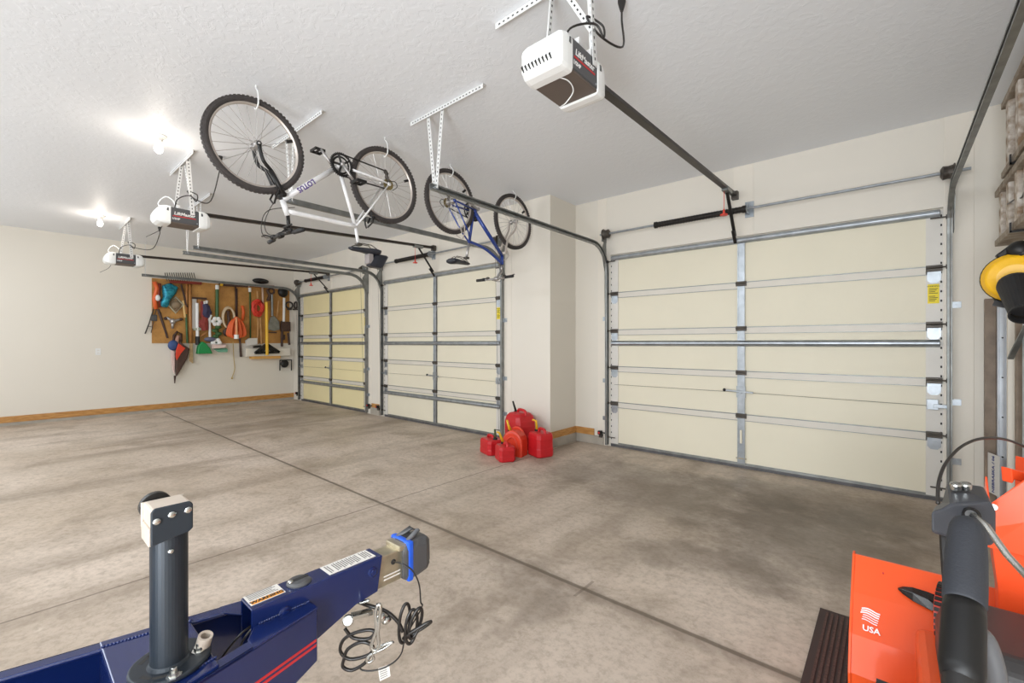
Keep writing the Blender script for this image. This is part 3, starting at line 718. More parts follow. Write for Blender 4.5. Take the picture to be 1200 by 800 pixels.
    mb = MB(); mb.tube(spline([(.02, -.07, -.02), (-.05, -.08, -.03), (-.075, -.075, .01), (-.03, -.07, .05)], 6), .0035, 5); mb.build('shift_cable', BLACK, r)
    # seat post and saddle
    sd = V(P['sad']); tilt = P.get('tilt', 0)
    MB().tube([sc, V(P['post'])], .0135, 10).build('seat_post', SPOKE if P['bpost'] else fm, r, smooth=True)
    Rt = Matrix.Rotation(tilt, 3, 'Y')
    rings = []
    for t, wd, hh in ((.14, .012, .012), (.11, .024, .022), (.03, .032, .028), (-.05, .062, .034), (-.10, .078, .040), (-.13, .07, .034), (-.145, .04, .018)):
        ring = []
        for k in range(12):
            a = 2*PI*k/12; ring.append(sd+Rt @ Vector((t, math.cos(a)*wd, math.sin(a)*hh*(.6 if math.sin(a) < 0 else 1)+.004*abs(t)*10)))
        rings.append(ring)
    mb = MB().loft(rings); saddle = mb.build('saddle', LEATHER, r, smooth=True)
    mb = MB()
    for s in (-1, 1): mb.tube([sd+Rt @ Vector((.11, s*.01, -.012)), sd+Rt @ Vector((.03, s*.022, -.045)), sd+Rt @ Vector((-.06, s*.022, -.045)), sd+Rt @ Vector((-.11, s*.04, -.01))], .004, 6)
    mb.beam(V(P['post'])-Vector((.02, 0, 0)), V(P['post'])+Vector((.02, 0, 0)), .05, .022); mb.build('saddle_rails', DGREY, saddle)
    if P.get('bag'):
        mb = MB(); c = sd+Vector((-.125, 0, .085)); rg = []
        for t, k in ((.06, .8), (.02, 1), (-.05, 1), (-.07, .85)):
            rg.append([c+Vector((t+uz*.03, uy*.045*k, uz*.06*k)) for uy, uz in ((-1, -.8), (-.8, -1), (.8, -1), (1, -.8), (1, .8), (.8, 1), (-.8, 1), (-1, .8))])
        mb.loft(rg).build('saddle_bag', LEATHER, r, bevel=.006)
        MB().box(c+Vector((.075, 0, -.01)), (.05, .07, .09)).build('bag_pocket', mat('grey_nylon', srgb(140, 132, 130), .7), r, bevel=.008)
    # stem, bar, grips, levers
    st, bar = V(P['st']), V(P['bar'])
    mb = MB(); mb.tube([ht, st], .014, 10); mb.tube([st, bar], .016, 10); mb.cyl(bar-Vector((0, .025, 0)), bar+Vector((0, .025, 0)), .023, 12); mb.build('stem', P['stm'], r, smooth=True)
    bw = P['bw']; Rb = Matrix.Rotation(P.get('steer', 0), 3, 'Z')
    tb = lambda x, y, z: bar+Rb @ Vector((x, y, z))
    pts = [tb(-.035, -bw, .0), tb(-.02, -bw*.6, .0), tb(.0, -bw*.25, 0), tb(0, 0, 0), tb(0, bw*.25, 0), tb(-.02, bw*.6, 0), tb(-.035, bw, 0)]
    hbar = MB().tube(pts, .0115, 10).build('handlebar', P['barm'], r, smooth=True)
    for s in (-1, 1):
        MB().tube([tb(-.035, s*(bw+.004), 0), tb(-.023, s*(bw-.12), 0)], .0165, 10).build('grip', RUBBER, hbar, smooth=True)
        mb = MB(); q = tb(-.02, s*(bw-.15), 0); mb.ball(q+Vector((.012, 0, -.012)), .022, .03, .02); mb.tube([q+Vector((.02, 0, -.01)), q+Vector((.065, s*.02, -.02)), q+Vector((.05, s*.12, -.03))], .0065, 6); mb.build('brake_lever', P['lev'], hbar, smooth=True)
        e = crown+Vector((.03, 0, .03)) if s < 0 else ht+Vector((-.06, .02, -.08))
        cb = spline([q+Vector((.02, -s*.02, 0)), q+Vector((.11, -s*.10, .02)), bar+Vector((.12, s*.03, -.05)), bar+Vector((.08, s*.01, -.17)), e], 6)
        MB().tube(cb, .003, 5).build('brake_cable', BLACK, r, smooth=True)
    return r

def hang(loc, fwd):
    f = Vector((0, fwd, 0)); u = Vector((0, 0, -1)); l = u.cross(f)
    m = Matrix((f, l, u)).transposed().to_4x4(); m.translation = Vector(loc); return m
ZH1, ZH2 = 2.73, 2.775
bicycle('bicycle', 'white mountain bicycle with black fork hung upside down, the larger and nearer one', hang((-3.46, -2.795, ZH1), -1),
        dict(wb=1.066, R=.338, tr=.024, paint=BWHITE, bb=(.443, -.04), sc=(.291, .424), hb=(.885, .345), ht=(.845, .455), ht2=(.852, .425), ttr=.0195, dt=.0215, txt=('LOTUS', .62, .055, PURPLE),
             fork=(BLACK, .0135, True), brk=BLACK, crank=-.9+PI, refl=-2.7, sad=(.21, .61), post=(.262, .575), bpost=False, bag=True, st=(.838, .55), bar=(.90, .615), stm=BLACK, barm=BLACK, lev=BLACK, bw=.30))
bicycle('bicycle', 'blue mountain bicycle with silver fork hung upside down by the corner, the smaller one', hang((-3.46, -2.015, ZH2), 1),
        dict(wb=1.0, R=.332, tr=.023, paint=BBLUE, bb=(.335, .015), sc=(.27, .365), hb=(.80, .44), ht=(.795, .545), ht2=(.795, .525), tt=[(.52, .405)], ttr=.017, dt=.022, txt=('', .5, .05, WHITE),
             fork=(RIM, .013, False), brk=RIM, crank=.2, refl=-.7, sad=(.13, .60), post=(.225, .55), bpost=True, bag=False, st=(.79, .62), bar=(.70, .72), stm=SPOKE, barm=SPOKE, lev=DGREY, bw=.28))
for (y, z, lb) in ((-3.86, ZH1, 'front wheel of the white bicycle'), (-2.795, ZH1, 'rear wheel of the white bicycle'), (-2.015, ZH2, 'rear wheel of the blue bicycle'), (-1.015, ZH2, 'front wheel of the blue bicycle')):
    zt = z+.338-.052; x = -3.46
    o = MB().tube(spline([(x, y, ZC+.002), (x, y, ZC-.02), (x+.035, y, ZC-.06), (x+.042, y, zt+.01), (x+.02, y, zt-.018), (x-.01, y, zt-.020), (x-.028, y, zt+.0)], 6), .0055, 8)
    o = o.build('bicycle_hook', WPLAST, smooth=True); tag(o, 'white ceiling hook under the rim of the '+lb, 'hook', 'white bicycle hooks in the ceiling')

# ------------------------------------------------------------------ red fuel cans in the corner by the pillar
UU = Vector((CS, SN, 0))
def fuel_can(label, c, sx, sy, h, rot, m, kind, side, spout, group='red plastic fuel cans'):
    r = thing('fuel_can', label, 'fuel can', c, group); Rz = Matrix.Rotation(rot, 3, 'Z'); c = Vector(c)
    W = lambda x, y, z: c+Rz @ Vector((x, y, z))
    def ring(kx, ky, z):
        a, b = sx/2*kx, sy/2*ky; q = .28
        return [W(a*ux, b*uy, z) for (ux, uy) in ((1, 1-q), (1-q, 1), (-(1-q), 1), (-1, 1-q), (-1, -(1-q)), (-(1-q), -1), (1-q, -1), (1, -(1-q)))]
    mb = MB()
    if kind == 'arch':
        out = [(-.5, 0), (-.5, .45)]+[(-.5*math.cos(PI*k/10), .48+.52*math.sin(PI*k/10)) for k in range(1, 10)]+[(.5, .45), (.5, 0)]
        rings = []
        for y, k in ((-.5, .90), (-.44, 1), (.44, 1), (.5, .9)): rings.append([W(ux*sx*k, y*sy, max(uz*h*(k if uz > 0 else 1), 0)) for ux, uz in out])
        mb.loft(rings); body = mb.build('can_body', m, r, bevel=.008)
        mb = MB(); mb.tube([W(-.30*math.cos(PI*k/12)*sx, -sy*.5, h*(.25+.5*math.sin(PI*k/12))) for k in range(13)], .012, 8); mb.tube([W(-.36*math.cos(PI*k/12)*sx, sy*.35, h*(.62+.42*math.sin(PI*k/12))) for k in range(13)], .016, 8)
        mb.build('handle', m, r, smooth=True); nx = W(side*sx*.28, sy*.1, h*.86)
    else:
        if kind == 'box': prof = ((.90, .90, 0), (1, 1, .015), (1, 1, h*.30), (.975, .975, h*.33), (.975, .975, h*.62), (.99, .99, h*.66), (.95, .95, h*.80), (.86, .86, h*.86), (.80, .8, h*.865))
        else: prof = ((.9, .9, 0), (1, 1, .02), (1, 1, h*.35), (.97, .97, h*.38), (.99, .99, h*.6), (.95, .97, h*.72), (.82, .9, h*.84), (.62, .76, h*.91), (.44, .6, h*.93))
        mb.loft([ring(*p) for p in prof]); body = mb.build('can_body', m, r, bevel=.008, bseg=3)
        mb = MB(); zt = h*.86 if kind == 'box' else h*.9; hs_ = -side
        mb.tube(spline([W(-hs_*sx*.12, 0, zt-.01), W(-hs_*sx*.08, 0, h*.98), W(hs_*sx*.12, 0, h), W(hs_*sx*.33, 0, h*.97), W(hs_*sx*.38, 0, zt-.02)], 5), .017, 10)
        mb.build('handle', m, r, smooth=True)
        nx = W(side*sx*.30, 0, zt) if kind == 'box' else W(side*sx*.24, 0, h*.90)
    mb = MB(); mb.lathe(nx-Vector((0, 0, .03)), (0, 0, 1), [(.028, 0), (.028, .046), (.022, .052)], 16); mb.build('cap', BLACK, r)
    for (u1, z1, u2, z2, sm) in spout:
        a = nx+Vector((0, 0, .012)); b = a+UU*u1+Vector((0, 0, z1)); d = b+UU*u2+Vector((0, 0, z2))
        mb = MB(); mb.tube([a, b, d], [.016, .013, .011], 10); mb.build('spout', sm, r, smooth=True)
    if kind == 'round': MB().box(W(sx*.08, -sy*.40, h*.815), (.07, .004, .04), Rz @ Matrix.Rotation(-.7, 3, 'X')).build('can_label', DECAL, body)
    return r
fuel_can('largest red fuel can at the back against the wall, black nozzle on top', (-3.50, -.84, 0), .34, .30, .485, -.25, REDC, 'round', -1, ((-.02, .06, -.02, .07, BLACK),))
fuel_can('boxy red fuel can nearest the pillar corner, yellow spout at its left', (-3.095, -.95, 0), .26, .23, .315, -.35, REDC, 'box', -1, ((-.01, .11, -.045, .012, YSPOUT),))
fuel_can('arched orange-red fuel can in the middle of the cluster, bent yellow spout', (-3.335, -1.13, 0), .26, .17, .30, .25, REDO, 'arch', -1, ((-.035, .13, .0, -.0, YSPOUT), (-.035, .13, .05, -.12, YSPOUT)))
fuel_can('lowest leftmost red fuel can, dark nozzle beside the garage door', (-3.60, -1.24, 0), .28, .22, .205, -.35, REDC, 'box', 1, ((.0, .06, -.005, .05, mat('dark_green_nozzle', srgb(70, 84, 52), .5)),))
fuel_can('small red fuel can in front of the cluster, yellow spout leaning left', (-3.275, -1.37, 0), .24, .19, .195, -.55, REDC, 'box', -1, ((-.045, .11, -.03, .012, YSPOUT),))

# ------------------------------------------------------------------ tool board and everything hung on the left wall
XW = XB
def wp(px, py, d=.03): return at(px, py, 'X', XW+d)
def wl(pts, d=.03): return [wp(*p, d) for p in pts]
a, b = wp(178, 326, .015), wp(338, 333, .015)
zl = wp(178, 402, .015).z
PZ0, PZ1 = wp(200, 402, .015).z, wp(200, 327.5, .015).z
peg = MB().b2((XW+.003, a.y, PZ0), (XW+.02, b.y+.02, PZ1)); peg.mi = 1
for i in range(34):
    for k in range(17):
        peg.box((XW+.0195, a.y+.06+i*.0735, PZ0+.06+k*.0755), (.003, .008, .008))
tag(peg.build('pegboard', [PEG, mat('peg_hole', srgb(120, 80, 40), .8)]), 'tan pegboard full of tools on the left wall', 'pegboard')

def one(name, m, mb, label, cat, group=None, **k):
    return tag(mb.build(name, m, **k), label, cat, group)
G = 'hand and garden tools on the board'
# orange handled shears with long thin blades, far left
r = thing('hedge_shears', 'orange-handled shears with thin wire-like blades at the left edge of the tool board', 'shears', wp(184, 345), G)
MB().tube(wl([(181, 330), (184, 338), (181, 350), (183, 362)], .05), .035, 8).build('handle', ORANGE, r, smooth=True)
MB().tube(wl([(187, 332), (186, 345), (188, 360)], .05), .025, 8).build('handle', DRED, r, smooth=True)
mb = MB(); mb.tube(wl([(181, 358), (175, 378), (170, 391)], .04), .010, 6); mb.tube(wl([(183, 362), (177, 390)], .04), .006, 6); mb.tube(wl([(173, 382), (178, 383)], .04), .006, 6); mb.build('blade', DGREY, r)
MB().ball(wp(185, 349, .08), .05, .04, .06).build('white_clip', WPLAST, r, smooth=True)
# teal foil bag
mb = MB(); q = wl([(189, 334), (199, 331), (209, 336), (206, 344), (199, 352), (196, 361), (188, 360), (187, 355), (190, 348)], .04); c = sum(q, Vector())/len(q)
mb.loft([q, [c+(p-c)*.92+Vector((.07, 0, 0)) for p in q], [c+(p-c)*.5+Vector((.11, 0, 0)) for p in q]])
one('foil_bag', TEAL, mb, 'shiny teal foil bag hanging at the upper left of the tool board', 'bag', bevel=.02)
# grey square frame basket
r = thing('wire_basket', 'grey square wire-framed basket hung askew below the teal foil bag', 'basket', wp(205, 356), G)
q = wl([(195.5, 355), (206, 348), (215, 357), (206, 366.5)], .05)
mb = MB(); mb.tube(q, .022, 8, closed=True); mb.build('frame', mat('grey_frame', srgb(176, 166, 140), .5), r)
mb = MB()
for k in range(1, 6):
    t = k/6; mb.tube([q[0].lerp(q[1], t), q[3].lerp(q[2], t)], .008, 5); mb.tube([q[0].lerp(q[3], t), q[1].lerp(q[2], t)], .008, 5)
mb.ball(wp(206, 357, .05), .05, .08, .07); mb.build('mesh', mat('grey_mesh', srgb(150, 130, 104), .6), r)
# pry bar
one('pry_bar', BRN, MB().tube(wl([(185, 362), (187, 367), (196.5, 396)], .03), [.02, .024, .016], 8), 'dark iron pry bar hung diagonally near the left edge of the tool board', 'pry bar', G)
one('putty_knife', GPLAST, MB().beam(wp(180.5, 368.5, .03), wp(180.5, 376, .03), .09, .03, (1, 0, 0)), 'small grey block tool at the left edge of the tool board', 'tool', G, bevel=.01)
# three armed sprinkler head
r = thing('lawn_sprinkler', 'silver three-armed lawn sprinkler with dark tips on the tool board', 'sprinkler', wp(202, 376), G)
mb = MB(); c = wp(202.5, 376.5, .05); mb.ball(c, .05, .05, .06)
for p in ((195, 371.5), (211, 374), (202, 385)): mb.tube([c, wp(*p, .05)], [.03, .02], 8)
mb.build('arms', SPOKE, r, smooth=True)
for p in ((194, 373), (212, 374)): MB().ball(wp(*p, .05), .03).build('tip', BRN, r, smooth=True)
# folded umbrella, point down
r = thing('folded_umbrella', 'folded umbrella in orange and dark brown hung point down below the board', 'umbrella', wp(208, 420), G)
mb = MB(); c = wl([(210, 399), (214, 404), (221, 408), (218, 420), (211, 432), (205.5, 441), (204.5, 428), (205, 414)], .03)
mb.loft([c, [p+Vector((.10, 0, 0)) for p in c]]); mb.build('canopy', BRN, r, bevel=.02)
mb = MB(); c = wl([(209, 402), (213, 405), (217, 408), (212, 414), (207, 422), (205.5, 418), (206, 410)], .135); mb.loft([c, [p+Vector((.02, 0, 0)) for p in c]]); mb.build('orange_panel', REDO, r, bevel=.005)
mb = MB(); c = wl([(201, 407), (204, 412), (204.5, 425), (204, 438), (202, 434), (200, 422), (199.8, 412)], .03); mb.loft([c, [p+Vector((.05, 0, 0)) for p in c]]); mb.build('pale_panel', PINKW, r, bevel=.01)
MB().tube(wl([(205, 440), (204.7, 449)], .07), [.02, .008], 8).build('tip', BRN, r)
MB().ball(wp(203, 404.5, .08), .06, .085, .10).build('blue_strap', BLUE, r, smooth=True)
mb = MB(); mb.tube(wl([(203, 402), (204, 393), (208, 388.5), (212, 391), (212, 400)], .06), .022, 8); mb.build('wrist_loop', BRN, r, smooth=True)
mb = MB(); mb.tube(wl([(209, 393), (207, 399), (209, 403)], .05), [.03, .04, .03], 8); mb.build('handle', mat('pinkish_grip', srgb(186, 140, 120), .6), r, smooth=True)

def long_tool(name, label, cat, handle, hm, hr, extra, d=.045, group=G):
    r = thing(name, label, cat, wp(*handle[-1]), group)
    MB().tube(wl(handle, d), hr, 8).build('handle', hm, r, smooth=True)
    for nm, m, f in extra:
        mb = MB(); f(mb); mb.build(nm, m, r, bevel=.004)
    return r
def rakehead(mb):
    mb.beam(wp(199, 330, .06), wp(236, 332, .06), .05, .07, (1, 0, 0))
def tines(mb):
    for k in range(14):
        x = 194+k*2.6; mb.tube([wp(x+2, 329.5, .07), wp(x, 323, .10), wp(x-.8, 319.5, .16)], .008, 5)
long_tool('leaf_rake', 'wooden-handled rake hung head up, its tines showing above the tool board', 'rake', [(219, 331), (218, 368)], TAN, .022, [('rake_head', DRED, rakehead), ('tines', DGREY, tines), ('lower_handle', DGREEN, lambda mb: mb.tube(wl([(218, 368), (219.5, 402)], .045), .018, 8)), ('pale_sleeve', mat('pale_wood', srgb(222, 184, 120), .5), lambda mb: mb.tube(wl([(214.5, 352), (217, 372)], .05), .02, 8))])
long_tool('broom', 'wooden broom with a tan handle hung bristles down beside the rake', 'broom', [(222.5, 333), (223.5, 402)], TAN, .028, [('bristles', mat('straw_bristles', srgb(196, 166, 124), .8, var=.3, vscale=40), lambda mb: mb.loft([wl([(222, 402), (226, 402), (225.6, 405), (222.4, 405)], .05), wl([(221.5, 421), (226.5, 425), (226.3, 426), (222, 423)], .09)])), ('dark_cord', BRN, lambda mb: mb.tube(wl([(212, 333), (215, 343), (219, 360)], .05), .02, 6))])
# squeegee / level and hanging silver strips
r = thing('squeegee', 'silver and white squeegee tools under a dark rail on the tool board', 'squeegee', wp(230, 370), G)
MB().beam(wp(223.5, 349, .03), wp(242, 350, .03), .04, .05, (1, 0, 0)).build('rail', BRN, r)
MB().beam(wp(227.5, 350, .04), wp(227.5, 385, .04), .07, .03, (1, 0, 0)).build('blade', mat('silver_grey', srgb(200, 196, 190), .35, .4), r)
MB().beam(wp(234, 350, .04), wp(234, 366, .04), .05, .03, (1, 0, 0)).build('wood_strip', TAN, r)
# green scoop on a white pole
r = thing('dustpan', 'green upright dustpan on a white pole hung at the bottom of the board', 'dustpan', wp(236, 410), G)
MB().tube(wl([(231, 355), (231.5, 398)], .06), .028, 8).build('pole', WPLAST, r)
MB().tube(wl([(231.5, 394), (231.7, 404)], .06), .04, 8).build('collar', INK, r)
mb = MB(); mb.prism(wl([(229, 414.5), (230.5, 405), (235, 400), (239, 402), (244, 408), (247, 414)], .04), (.14, 0, 0)); mb.build('pan', GREEN, r, bevel=.015)
MB().beam(wp(226.5, 385.5, .05), wp(235, 385.5, .05), .05, .07, (1, 0, 0)).build('clamp', mat('sage_clamp', srgb(176, 178, 158), .5), r)
# red and navy cloth, hammer
r = thing('tool_bag', 'small red and navy bag of tools hanging at the middle left of the board', 'bag', wp(241, 372), G)
mb = MB(); mb.tube(wl([(240, 356), (242, 362), (240.5, 368), (243.5, 372)], .07), [.05, .07, .06, .045], 8); mb.tube(wl([(243.5, 358), (245, 366), (243, 373)], .06), [.03, .05, .03], 8); mb.build('navy_part', mat('dark_navy', srgb(58, 54, 84), .7), r)
mb = MB(); mb.tube(wl([(240.5, 372), (238.5, 379), (240.5, 387)], .08), [.05, .085, .05], 8); mb.tube(wl([(236, 374), (235.5, 383)], .07), [.03, .045], 8); mb.tube(wl([(236.5, 353), (237.5, 372)], .05), [.03, .04], 8); mb.build('red_part', mat('maroon_cloth', srgb(140, 58, 50), .8), r)
mb = MB(); mb.tube(wl([(239, 353), (240.5, 360)], .05), .03, 8); mb.tube(wl([(242.5, 352), (241.5, 360)], .05), .025, 8); mb.build('straps', DECAL, r)
MB().tube(wl([(236, 394), (242, 389.5)], .06), .02, 6).build('peg', TAN, r)
r = thing('hammer', 'white-handled hammer with dark round base hung at the board bottom', 'hammer', wp(246, 390), G)
MB().tube(wl([(245.5, 372), (246, 395)], .08), .022, 8).build('handle', WPLAST, r)
MB().tube(wl([(247.5, 369), (246, 373), (243, 375)], .08), .02, 6).build('hook', WPLAST, r)
MB().ball(wp(246.5, 397.5, .08), .06, .11, .05).build('head', mat('slate_blue', srgb(104, 106, 128), .5), r, smooth=True)
# green pole with white flower ornaments
r = thing('flower_stake', 'green garden stake with two white flower ornaments in the board middle', 'garden stake', wp(254, 370), G)
MB().tube(wl([(254.5, 338), (254, 402)], .06), .032, 8).build('pole', DGREEN, r)
MB().tube(wl([(254.5, 334), (254.5, 339)], .06), .034, 8).build('end_cap', WPLAST, r)
for p in ((254, 376.5), (253.5, 401.5)):
    mb = MB()
    for k in range(6):
        a = PI/3*k; mb.ball(wp(*p, .10)+Vector((0, math.cos(a)*.06, math.sin(a)*.06)), .02, .045, .045, 8, 6)
    mb.build('flower', WPLAST, r, smooth=True)
mb = MB()
for p in ((256, 383), (252, 387), (256.5, 391), (253, 394)): mb.ball(wp(*p, .09), .03, .06, .04, 8, 6)
mb.build('leaves', DGREEN, r, smooth=True)
# push broom head with pale green bristles
r = thing('push_broom', 'white push broom head with teal-green bristles jutting out under the board', 'broom', wp(257, 407), G)
mb = MB(); mb.loft([wl([(247.5, 403), (265, 402.5), (265, 406), (247.5, 407)], .03), wl([(248.5, 404), (266, 404), (264, 407.5), (248.5, 408.5)], .25)]); mb.build('block', PINKW, r, bevel=.01)
mb = MB(); mb.loft([wl([(250, 408), (264, 407), (264, 408.5), (250, 409)], .16), wl([(252, 410), (267, 409), (266.5, 412.5), (256, 412.5)], .2)]); mb.build('bristles', mat('teal_bristles', srgb(110, 166, 140), .8), r)
# beige hose coil with dark tools in it
r = thing('hose_coil', 'beige coiled hose with a dark handle through it, left of the orange cord', 'hose', wp(268, 372), G)
mb = MB()
for k in range(3):
    cc = wp(267.5+k*.4, 371.5+k*.5, .06+k*.02); mb.tube([cc+Vector((0, math.cos(t)*.105, math.sin(t)*.21)) for t in [2*PI*i/24 for i in range(24)]], .02, 8, closed=True)
mb.build('loops', BEIGE, r, smooth=True)
mb = MB(); mb.tube(wl([(267, 364), (268.5, 376), (266, 388)], .10), .03, 8); mb.ball(wp(266, 389, .08), .05, .08, .09); mb.build('handle', BRN, r, smooth=True)
# orange extension cord
r = thing('extension_cord', 'orange extension cord gathered in a drooping coil on the tool board', 'cord', wp(277, 385), G)
mb = MB()
for k in range(11):
    f = (k-5)/5; w_ = 9*abs(f)+2; s = 1 if f > 0 else -1
    top = (277+2*f, 371+abs(f)*2)
    mb.tube(spline(wl([top, (277+s*(w_*.7), 379), (277+s*w_, 391), (277+s*(w_*.55), 396-abs(f)*2), (277+s*.7, 388), (277, 374)], .16+.02*(k % 4)), 5), .020, 6)
mb.build('loops', ORANGE, r, smooth=True)
MB().tube(wl([(277, 372), (277.3, 396)], .26), .02, 6).build('tie', mat('pale_orange', srgb(236, 168, 120), .5), r)
MB().tube(wl([(277, 392), (277, 397)], .28), .045, 8).build('plug', PORC, r)
MB().tube(wl([(284, 358), (285.5, 366), (284, 376)], .06), .03, 8).build('orange_end', ORANGE, r, smooth=True)
one('iron_rod', BRN, MB().tube(wl([(277.5, 338), (278, 372), (281.5, 403), (282.3, 418)], .03), [.014, .014, .02, .026], 8), 'long thin dark rod hanging behind the orange cord, its tip below the board', 'rod', G)
one('pull_cord', mat('twine', srgb(196, 170, 110), .7), MB().tube(spline(wl([(273, 400), (274, 420), (275, 432), (272, 442)], .03), 5), .007, 5).ball(wp(272, 443, .03), .02), 'thin tan pull cord dangling far below the board', 'cord')
# garden hoe and dustpan white
def hoe(mb): mb.beam(wp(257, 333, .05), wp(290, 335, .05), .06, .09, (1, 0, 0))
long_tool('squeegee_broom', 'dark wide-headed floor squeegee hung head up at the top middle of the board', 'squeegee', [(276, 336), (277, 372)], BRN, .016, [('head', BRN, hoe), ('pole_tip', YSPOUT, lambda mb: mb.tube(wl([(258, 333), (261, 334)], .09), .03, 6))])
r = long_tool('hand_trowel', 'white square-bladed scoop on a thin green rod, hung left of the shelf', 'scoop', [(293, 340), (293.5, 398)], DGREEN, .016, [('end_cap', WPLAST, lambda mb: mb.tube(wl([(292.7, 337), (292.8, 342)], .05), .03, 8)), ('blade', DECAL, lambda mb: mb.prism(wl([(287, 399), (291, 396), (300.5, 396), (300.5, 403.5), (288, 405)], .04), (.06, 0, 0)))])
# coil of red cord with yellow handles
r = thing('jump_rope', 'red-orange cord coil on yellow wooden handles in the right half of the board', 'rope', wp(303, 375), G)
mb = MB(); random.seed(3)
for k in range(10):
    cc = wp(302.5+random.uniform(-1, 1), 360.5+random.uniform(-2, 2), .08+.012*(k % 5)); rx, rz = random.uniform(.05, .11), random.uniform(.10, .17); ph = random.uniform(-.6, .6)
    mb.tube([cc+Vector((0, math.cos(t)*rx+math.sin(t)*ph*.06, math.sin(t)*rz)) for t in [2*PI*i/16 for i in range(16)]], .02, 6, closed=True)
mb.build('coil', REDCORD, r, smooth=True)
for x in (302.5, 305): MB().tube(wl([(x, 372), (x-1+(x-302)*.8, 403)], .05), .024, 8).build('handle', WOODH, r)
MB().tube(wl([(301.5, 341), (302, 350)], .05), .022, 8).build('upper_handle', WOODH, r)
# red bow rake, hung head up
long_tool('bow_rake', 'rake with dark red head at the top right of the board, pale handle down', 'rake', [(307.5, 336), (308.5, 362)], mat('pale_handle', srgb(214, 186, 168), .5), .02, [('rake_head', DRED, lambda mb: mb.beam(wp(293, 334.5, .06), wp(321, 336, .06), .05, .07, (1, 0, 0)))])
# push broom in front: yellow pole, triangular black frame
r = thing('mop_frame', 'yellow-handled mop with black triangular frame hung in front of the white shelf', 'mop', wp(313, 410), G)
MB().tube(wl([(312.3, 354), (313, 416)], .26), .03, 8).build('handle', YSPOUT, r)
mb = MB()
for L_ in ([(312.5, 403), (299, 413.5)], [(312.5, 403), (327, 412.5)], [(299, 413.5), (327, 412.5)], [(313, 404), (306, 413)], [(313, 404), (320, 412.5)]): mb.beam(wp(*L_[0], .21), wp(*L_[1], .21), .05, .06, (1, 0, 0))
mb.build('frame', BLACK, r)
MB().beam(wp(297, 406.5, .20), wp(306, 405.5, .20), .05, .06, (1, 0, 0)).build('swivel', BLACK, r)
# spade
r = thing('spade', 'grey steel spade hung blade down near the right edge of the board', 'spade', wp(320, 380), G)
mb = MB(); mb.tube(wl([(318.5, 345), (319, 370)], .05), .026, 8); mb.build('shaft', GALVD, r)
mb = MB(); mb.prism(wl([(317, 371), (321, 370), (327, 377), (327.5, 386), (321, 388), (313.5, 386), (314.5, 378)], .04), (.03, 0, 0)); mb.build('blade', GALVD, r, bevel=.01)
mb = MB(); mb.ring(wp(318, 341, .06), (1, 0, 0), .06, .02, 18, 6); mb.tube(wl([(313, 339), (316, 346), (314, 352)], .06), .035, 8); mb.build('handle', BRN, r)
one('wood_stick', WOODH, MB().tube(wl([(326.5, 352), (324.5, 372)], .04), .02, 8), 'short tan wooden stick hanging beside the grey spade', 'stick', G)
one('brown_strap', BRN, MB().beam(wp(324, 389.5, .03), wp(314, 389.3, .03), .03, .03, (1, 0, 0)), 'thin dark strap below the grey spade blade', 'strap')
# black garden fork and pruner
r = thing('pruning_pole', 'black pruning tool with pale pole at the right edge of the board', 'pruner', wp(333, 380), G)
MB().tube(wl([(333, 349), (332.5, 378)], .08), .028, 8).build('pole', PORC, r)
mb = MB(); mb.ball(wp(331.5, 342, .09), .07, .11, .12); mb.tube(wl([(329, 347), (330.5, 340), (335, 343)], .10), .035, 8); mb.build('head', BLACK, r, smooth=True)
mb = MB(); mb.box(wp(334.5, 382.5, .08), (.08, .20, .22)); mb.tube(wl([(330.5, 376), (330.3, 406)], .06), .028, 8); mb.tube(wl([(337.5, 390), (339, 404)], .06), .026, 8); mb.tube(wl([(333, 392), (333, 398)], .06), .02, 8); mb.build('jaws', BRN, r, bevel=.01)
# two rings
for x, lb, ax_, dd in ((339.0, 'left one of two grey ring clamps beside the board', (1, 0, 0), ('X', XW+.03)), (346.5, 'right one of two grey ring clamps, on the wall beside the farthest door', (0, 1, 0), ('Y', YB-.03))):
    c = at(x, 357.5, *dd); r = thing('ring_clamp', lb, 'clamp', c, 'grey ring clamps on the wall')
    MB().ring(c, ax_, .075, .018, 24, 8).build('ring', DGREY, r, smooth=True)
    MB().beam(at(x-2.5, 362.5, *dd), at(x+2.5, 362.3, *dd), .03, .05, ax_).build('clamp_base', DGREY, r)
# shelf
r = thing('wall_shelf', 'short white shelf with golden wood underside below the tool board', 'shelf', wp(312, 415))
y0s, y1s = wp(287, 414, .1).y, wp(339, 414, .1).y
zs0, zs1 = wp(312, 417, .1).z, wp(312, 408, .1).z
MB().b2((XW, y0s, zs0), (XW+.16, y1s, zs1)).build('board', WALLW, r, bevel=.004)
MB().b2((XW, y0s+.12, zs0-.06), (XW+.13, y1s-.2, zs0)).build('wood_edge', mat('golden_wood', srgb(222, 168, 90), .5), r, bevel=.004)
one('iron_hooks', BLACK, MB().tube(wl([(328, 434), (328, 422), (341.5, 421.5), (341.5, 434)], .05), .014, 6).ball(wp(333.5, 426, .06), .05, .09, .09), 'black iron hook bracket with two prongs below the shelf end', 'hook bracket')
one('cap_hat', BLACK, MB().ball(wp(305.5, 329.2, .07), .07, .17, .06).ball(wp(309, 330, .12), .08, .10, .03), 'black cap lying on the top edge of the tool board', 'cap', smooth=True)
r = thing('wall_outlet', 'small white outlet on the bare left wall', 'outlet', wp(115, 412))
q = wp(115, 412, 0); MB().b2((XW, q.y-.035, q.z-.058), (XW+.006, q.y+.035, q.z+.058)).build('cover_plate', WPLAST, r, bevel=.002)
for dz in (-.022, .022): MB().b2((XW+.005, q.y-.016, q.z+dz-.013), (XW+.008, q.y+.016, q.z+dz+.013)).build('socket', DECAL, r)

